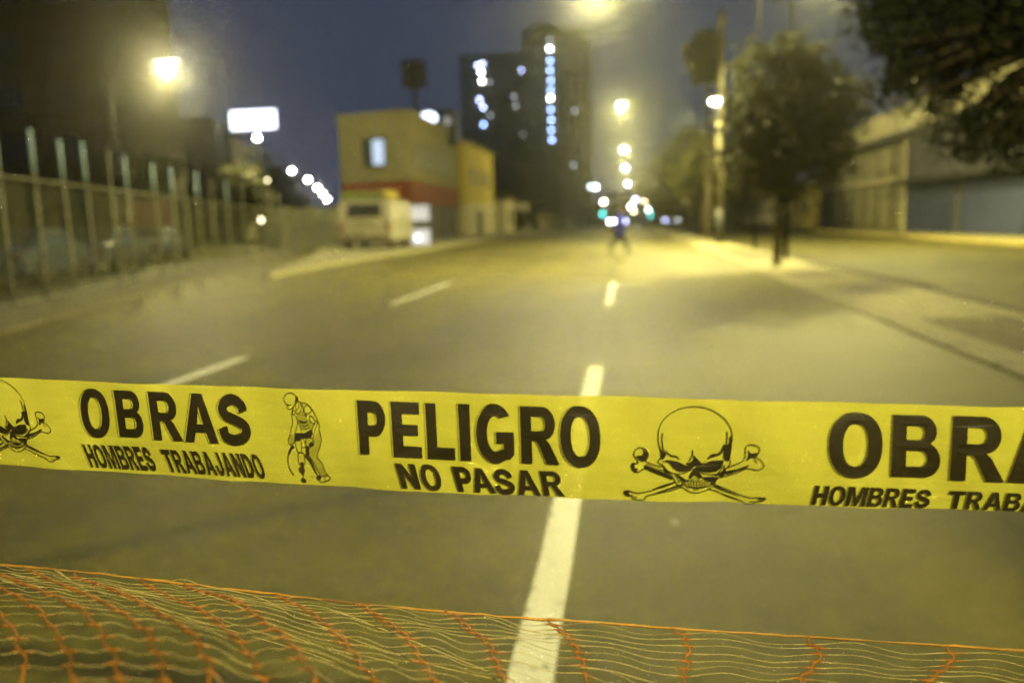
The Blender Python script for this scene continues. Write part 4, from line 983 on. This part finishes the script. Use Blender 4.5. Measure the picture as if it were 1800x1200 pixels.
# ---- right-hand side
XR = 16.9
rb = empty('industrial_building', (XR, 32, .13), 0, 'long low commercial building with beige fascia and grey shutters on the right', 'building')
def YX(x): r = ray(x, 380); return XR*r.y/r.x-32      # local y where azimuth x meets the facade
yF = YX(1447); yB = YX(1590); yN = -24
hT = 7.55; hf = 5.95
MB().box(0, 18, yN, yB, 0, hf).build('grey_wall', M['greywall'], rb)
MB().box(.5, 18, yB+.003, yF-.9, 0, hf).build('window_bay_wall', M['beige'], rb)
MB().box(-.25, 18.2, yN, yF+.1, hf+.003, hT).build('fascia', M['cream'], rb, bevel=.05)
MB().box(-.6, 18.2, yN, yF+.1, hf-.35, hf-.003).build('soffit', M['black'], rb)
MB().box(-.25, .9, yF-.9, yF, 0, hf-.36).build('end_pillar', M['greywall'], rb)
MB().box(-.06, .5, yB, yB+.35, 0, hf-.36).build('pilaster', M['cream'], rb)
MB().box(-.9, -.003, yN, yB-.2, 2.75, 3.05).build('canopy', M['black'], rb)
for k in range(4):
    y1 = yB-.6-k*7.8
    MB().box(-.06, -.003, y1-6.9, y1, .05, 2.7).build('roller_shutter', M['bluegrey'], rb)
sgp = P(1742, 340, 30.5)
MB().box(-.10, -.063, sgp.y-32-.25, sgp.y-32+.25, 1.45, 2.25).build('small_notice', M['cream'], rb)
for k in range(6):
    y0 = yB+.8+k*(yF-1.1-yB-.8)/6; y1 = yB+.8+(k+1)*(yF-1.1-yB-.8)/6-.25
    for z0, z1 in ((.35, 3.0), (3.5, hf-.6)):
        fr = MB().box(.44, .497, y0, y1, z0, z1).build('window', M['louvre'], rb)
        g_ = MB()
        for q in range(1, 5): yy = y0+(y1-y0)*q/5; g_.box(.40, .437, yy-.06, yy+.06, z0, z1)
        g_.box(.40, .437, y0, y1, (z0+z1)/2+.003-.04, (z0+z1)/2+.04); g_.build('window_bars', M['cream'], fr)
MB().box(.1, .497, yB+.36, yF-.91, 3.08, 3.4).build('string_course', M['cream'], rb)
# yellow sand ramp / planter near right edge
pr = empty('yellow_planter', (15.4, 28.5, .13), 0, 'low yellowish planter edge against the grey shutters', 'planter')
MB().box(-.5, 1.2, -5, 4, 0, .45).build('wall', M['yellow'], pr, bevel=.05); MB().box(-.35, 1.05, -4.85, 3.85, .453, .56).build('soil', M['soil'], pr)
for (x0, x1, zt_, m_, lab) in ((1372, 1436, 3.9, 'yellow', 'low ochre wall building left of the grey pillar'), (1290, 1368, 4.2, 'cream', 'pale low building behind the median tree trunk'), (1200, 1286, 4.5, 'beige', 'far beige building behind the concrete pole')):
    r0 = ray(x0, 380); r1 = ray(x1, 380); ya = XR*r1.y/r1.x; yb = min(XR*r0.y/r0.x, ya+90)
    o = empty('low_building', (XR, ya, .13), 0, lab, 'building', 'low buildings along the right pavement')
    MB().box(0, 12, .1, yb-ya, 0, zt_).build('wall', M[m_], o); MB().box(-.15, 12.1, .05, yb-ya+.1, zt_+.003, zt_+.3).build('roof_slab', M['brown'], o)
    nn = max(2, int((yb-ya)/7))
    for k in range(nn):
        yy = (k+.5)*(yb-ya)/nn
        if k % 2: MB().box(-.05, -.003, yy-1.2, yy+1.2, .05, 2.6).build('gate', M['cream'], o)
        else: window(o, 0, yy, 1.9, 1.4, 1.2, 'y', M['pane'], out_=-1)
for (x, D, w, h, m_, lab) in ((1120, 330, 26, 12, 'dark', 'dark block closing the far end of the road, right half'), (1072, 360, 30, 10, 'brown', 'brown block closing the far end of the road, left half'), (1175, 300, 24, 14, 'dark', 'dark far block behind the bluish headlights')):
    p = P(x, 385, D); o = empty('far_building', (p.x, D, 0), 0, lab, 'building', 'blocks at the far end of the road')
    MB().box(-w/2, w/2, 0, 12, 0, h).build('wall', M[m_], o)
    for i in range(4): window(o, -w/2+3+i*(w-6)/3, 0, h*.6, 1.6, 1.5, 'x', M['pane'])
sgn = empty('red_sign', tuple(P(1212, 357, 95)), 0, 'small dull red sign among the far trees on the right', 'sign')
MB().box(-1.6, 1.6, 0, .15, -.45, .45).build('panel', emat('red_sign_glow', (.9, .15, .15), .16), sgn); MB().tube([(0, .2, .4), (0, .2, -sgn.location.z)], .07, 6).build('post', M['steel'], sgn)

# ------------------------------------------------------------------ person walking
def skin(name, verts, edges, radii, m, parent, root=0, sub=2):
    me = bpy.data.meshes.new(name); me.from_pydata(verts, edges, []); me.update()
    o = bpy.data.objects.new(name, me); COL.objects.link(o); o.parent = parent
    s_ = o.modifiers.new('skin', 'SKIN'); me.materials.append(m)
    for i, r in enumerate(radii):
        me.skin_vertices[0].data[i].radius = (r, r) if not hasattr(r, '__len__') else r
        me.skin_vertices[0].data[i].use_root = (i == root)
    q = o.modifiers.new('sub', 'SUBSURF'); q.levels = sub; q.render_levels = sub
    return o
g = G(1088, 446); per = empty('person', (g.x, g.y, 0), math.radians(0), 'person in a dark blue top and trousers striding across the road', 'person')
skinm = mat('skin', (.16, .09, .055), .6, .08, 20); navy = mat('navy_cloth', (.04, .07, .75), .8, .15, 12); trou = mat('dark_trousers', (.018, .016, .02), .85, .2, 12); hairm = mat('dark_hair', (.02, .015, .012), .7, .2, 30); shoe = mat('black_shoe', (.02, .02, .02), .5, .1, 20)
# walking towards +X ; legs spread in X
J = dict(pel=(0, 0, .90), chest=(.03, 0, 1.22), sh=(.05, 0, 1.42), neck=(.06, 0, 1.50), head=(.085, 0, 1.605), top=(.08, 0, 1.67),
         hl=(.01, -.09, .90), kl=(.17, -.09, .50), al=(.30, -.09, .10), tl=(.47, -.09, .04), hr=(-.01, .09, .90), kr=(-.07, .09, .50), ar=(-.34, .09, .16), tr=(-.22, .09, .03),
         sl=(.04, -.19, 1.40), el=(-.08, -.23, 1.14), wl=(-.04, -.22, .92), sr=(.05, .19, 1.40), er=(.13, .23, 1.13), wr=(.30, .21, .98))
J = {k: (v[0]*1.15, v[1]*1.1, v[2]*1.06) for k, v in J.items()}
nm = list(J); vv = [J[n] for n in nm]; ix = {n: i for i, n in enumerate(nm)}
ed = [('pel', 'chest'), ('chest', 'sh'), ('sh', 'neck'), ('neck', 'head'), ('head', 'top'), ('pel', 'hl'), ('hl', 'kl'), ('kl', 'al'), ('al', 'tl'), ('pel', 'hr'), ('hr', 'kr'), ('kr', 'ar'), ('ar', 'tr'), ('sh', 'sl'), ('sl', 'el'), ('el', 'wl'), ('sh', 'sr'), ('sr', 'er'), ('er', 'wr')]
rd = dict(pel=.13, chest=.12, sh=.10, neck=.062, head=.115, top=.10, hl=.085, kl=.055, al=.04, tl=.03, hr=.085, kr=.055, ar=.04, tr=.03, sl=.055, el=.042, wl=.028, sr=.055, er=.042, wr=.028)
# five fingers on each hand
extra = []
for wn in ('wl', 'wr'):
    w = Vector(J[wn]); d = Vector((.02, 0, -1)) if wn == 'wl' else Vector((.5, 0, -.86)); d.normalize(); sx = Vector((d.z*-1, 0, d.x))
    vv.append(tuple(w+d*.07)); rdp = len(vv)-1; ed.append((wn, rdp)); extra.append(.027)
    for k in range(4):
        o_f = sx*(.013*(k-1.5)); L = (.07, .08, .075, .06)[k]
        vv.append(tuple(w+d*.11+o_f*1.5)); ed.append((rdp, len(vv)-1)); extra.append(.009)
        vv.append(tuple(w+d*(.11+L*.8)+o_f*1.8+Vector((0, .015, 0)))); ed.append((len(vv)-2, len(vv)-1)); extra.append(.007)
    vv.append(tuple(w+d*.05+sx*.045)); ed.append((rdp, len(vv)-1)); extra.append(.009)
    vv.append(tuple(w+d*.09+sx*.055)); ed.append((len(vv)-2, len(vv)-1)); extra.append(.008)
eidx = [(ix[a] if isinstance(a, str) else a, ix[b] if isinstance(b, str) else b) for a, b in ed]
skin('body', vv, eidx, [rd[n]*.9 for n in nm]+extra, skinm, per)
def sub(names, edges, grow, name, m):
    i2 = {n: i for i, n in enumerate(names)}
    return skin(name, [J[n] for n in names], [(i2[a], i2[b]) for a, b in edges], [rd[n]*grow for n in names], m, per)
J['hem'] = (.01, 0, .80); rd['hem'] = .125
sub(['pel', 'hem', 'chest', 'sh', 'sl', 'el', 'wl', 'sr', 'er', 'wr'], [('pel', 'hem'), ('pel', 'chest'), ('chest', 'sh'), ('sh', 'sl'), ('sl', 'el'), ('el', 'wl'), ('sh', 'sr'), ('sr', 'er'), ('er', 'wr')], 1.6, 'jacket', navy)
sub(['pel', 'hl', 'kl', 'al', 'hr', 'kr', 'ar'], [('pel', 'hl'), ('hl', 'kl'), ('kl', 'al'), ('pel', 'hr'), ('hr', 'kr'), ('kr', 'ar')], 1.7, 'trousers', trou)
sub(['al', 'tl'], [('al', 'tl')], 1.35, 'shoe', shoe); sub(['ar', 'tr'], [('ar', 'tr')], 1.35, 'shoe', shoe)
skin('hair', [(.055, 0, 1.68), (.045, 0, 1.76), (.075, 0, 1.80)], [(0, 1), (1, 2)], [.09, .105, .085], hairm, per)
# face
fm = MB()
fm.tube([(.175, 0, 1.70), (.215, 0, 1.685), (.195, 0, 1.67)], [.01, .016, .012], 6)
fm.build('nose', skinm, per, smooth=True)
MB().tube([(.175, -.035, 1.715), (.188, -.035, 1.715)], .01, 8).tube([(.175, .035, 1.715), (.188, .035, 1.715)], .01, 8).build('eyes', hairm, per)
MB().tube([(.178, -.025, 1.642), (.188, 0, 1.64), (.178, .025, 1.642)], .006, 6).build('mouth', mat('lips', (.25, .08, .06), .6), per)

# pale litter on the road
for (x, y, lab) in ((178, 612, 'small pale scrap of paper lying on the left lane'), (1185, 926, 'tiny pale fleck on the asphalt below the skull')):
    p = G(x, y); o = MB(); n = 9; s_ = .09 if y < 700 else .02
    vs = [(p.x+math.cos(i*2*math.pi/n)*s_*random.uniform(.6, 1.1), p.y+math.sin(i*2*math.pi/n)*s_*random.uniform(.7, 1.5), .012+random.uniform(0, .02)) for i in range(n)]+[(p.x, p.y, .03)]
    o.add(vs, [(i, (i+1) % n, n) for i in range(n)]); tag(o.build('litter', M['white']), lab, 'litter')

# ------------------------------------------------------------------ haze
hz = MB().box(-260, 220, -40, 420, -1.1, 66).build('haze', None)
hm = bpy.data.materials.new('haze'); hm.use_nodes = True; t = hm.node_tree; t.nodes.clear()
vo = t.nodes.new('ShaderNodeVolumePrincipled'); oo = t.nodes.new('ShaderNodeOutputMaterial'); t.links.new(vo.outputs[0], oo.inputs[1])
vo.inputs['Color'].default_value = (.9, .9, .88, 1); vo.inputs['Density'].default_value = .00075; vo.inputs['Anisotropy'].default_value = .93
hm.cycles.homogeneous_volume = True
hz.data.materials.clear(); hz.data.materials.append(hm); tag(hz, kind='stuff')
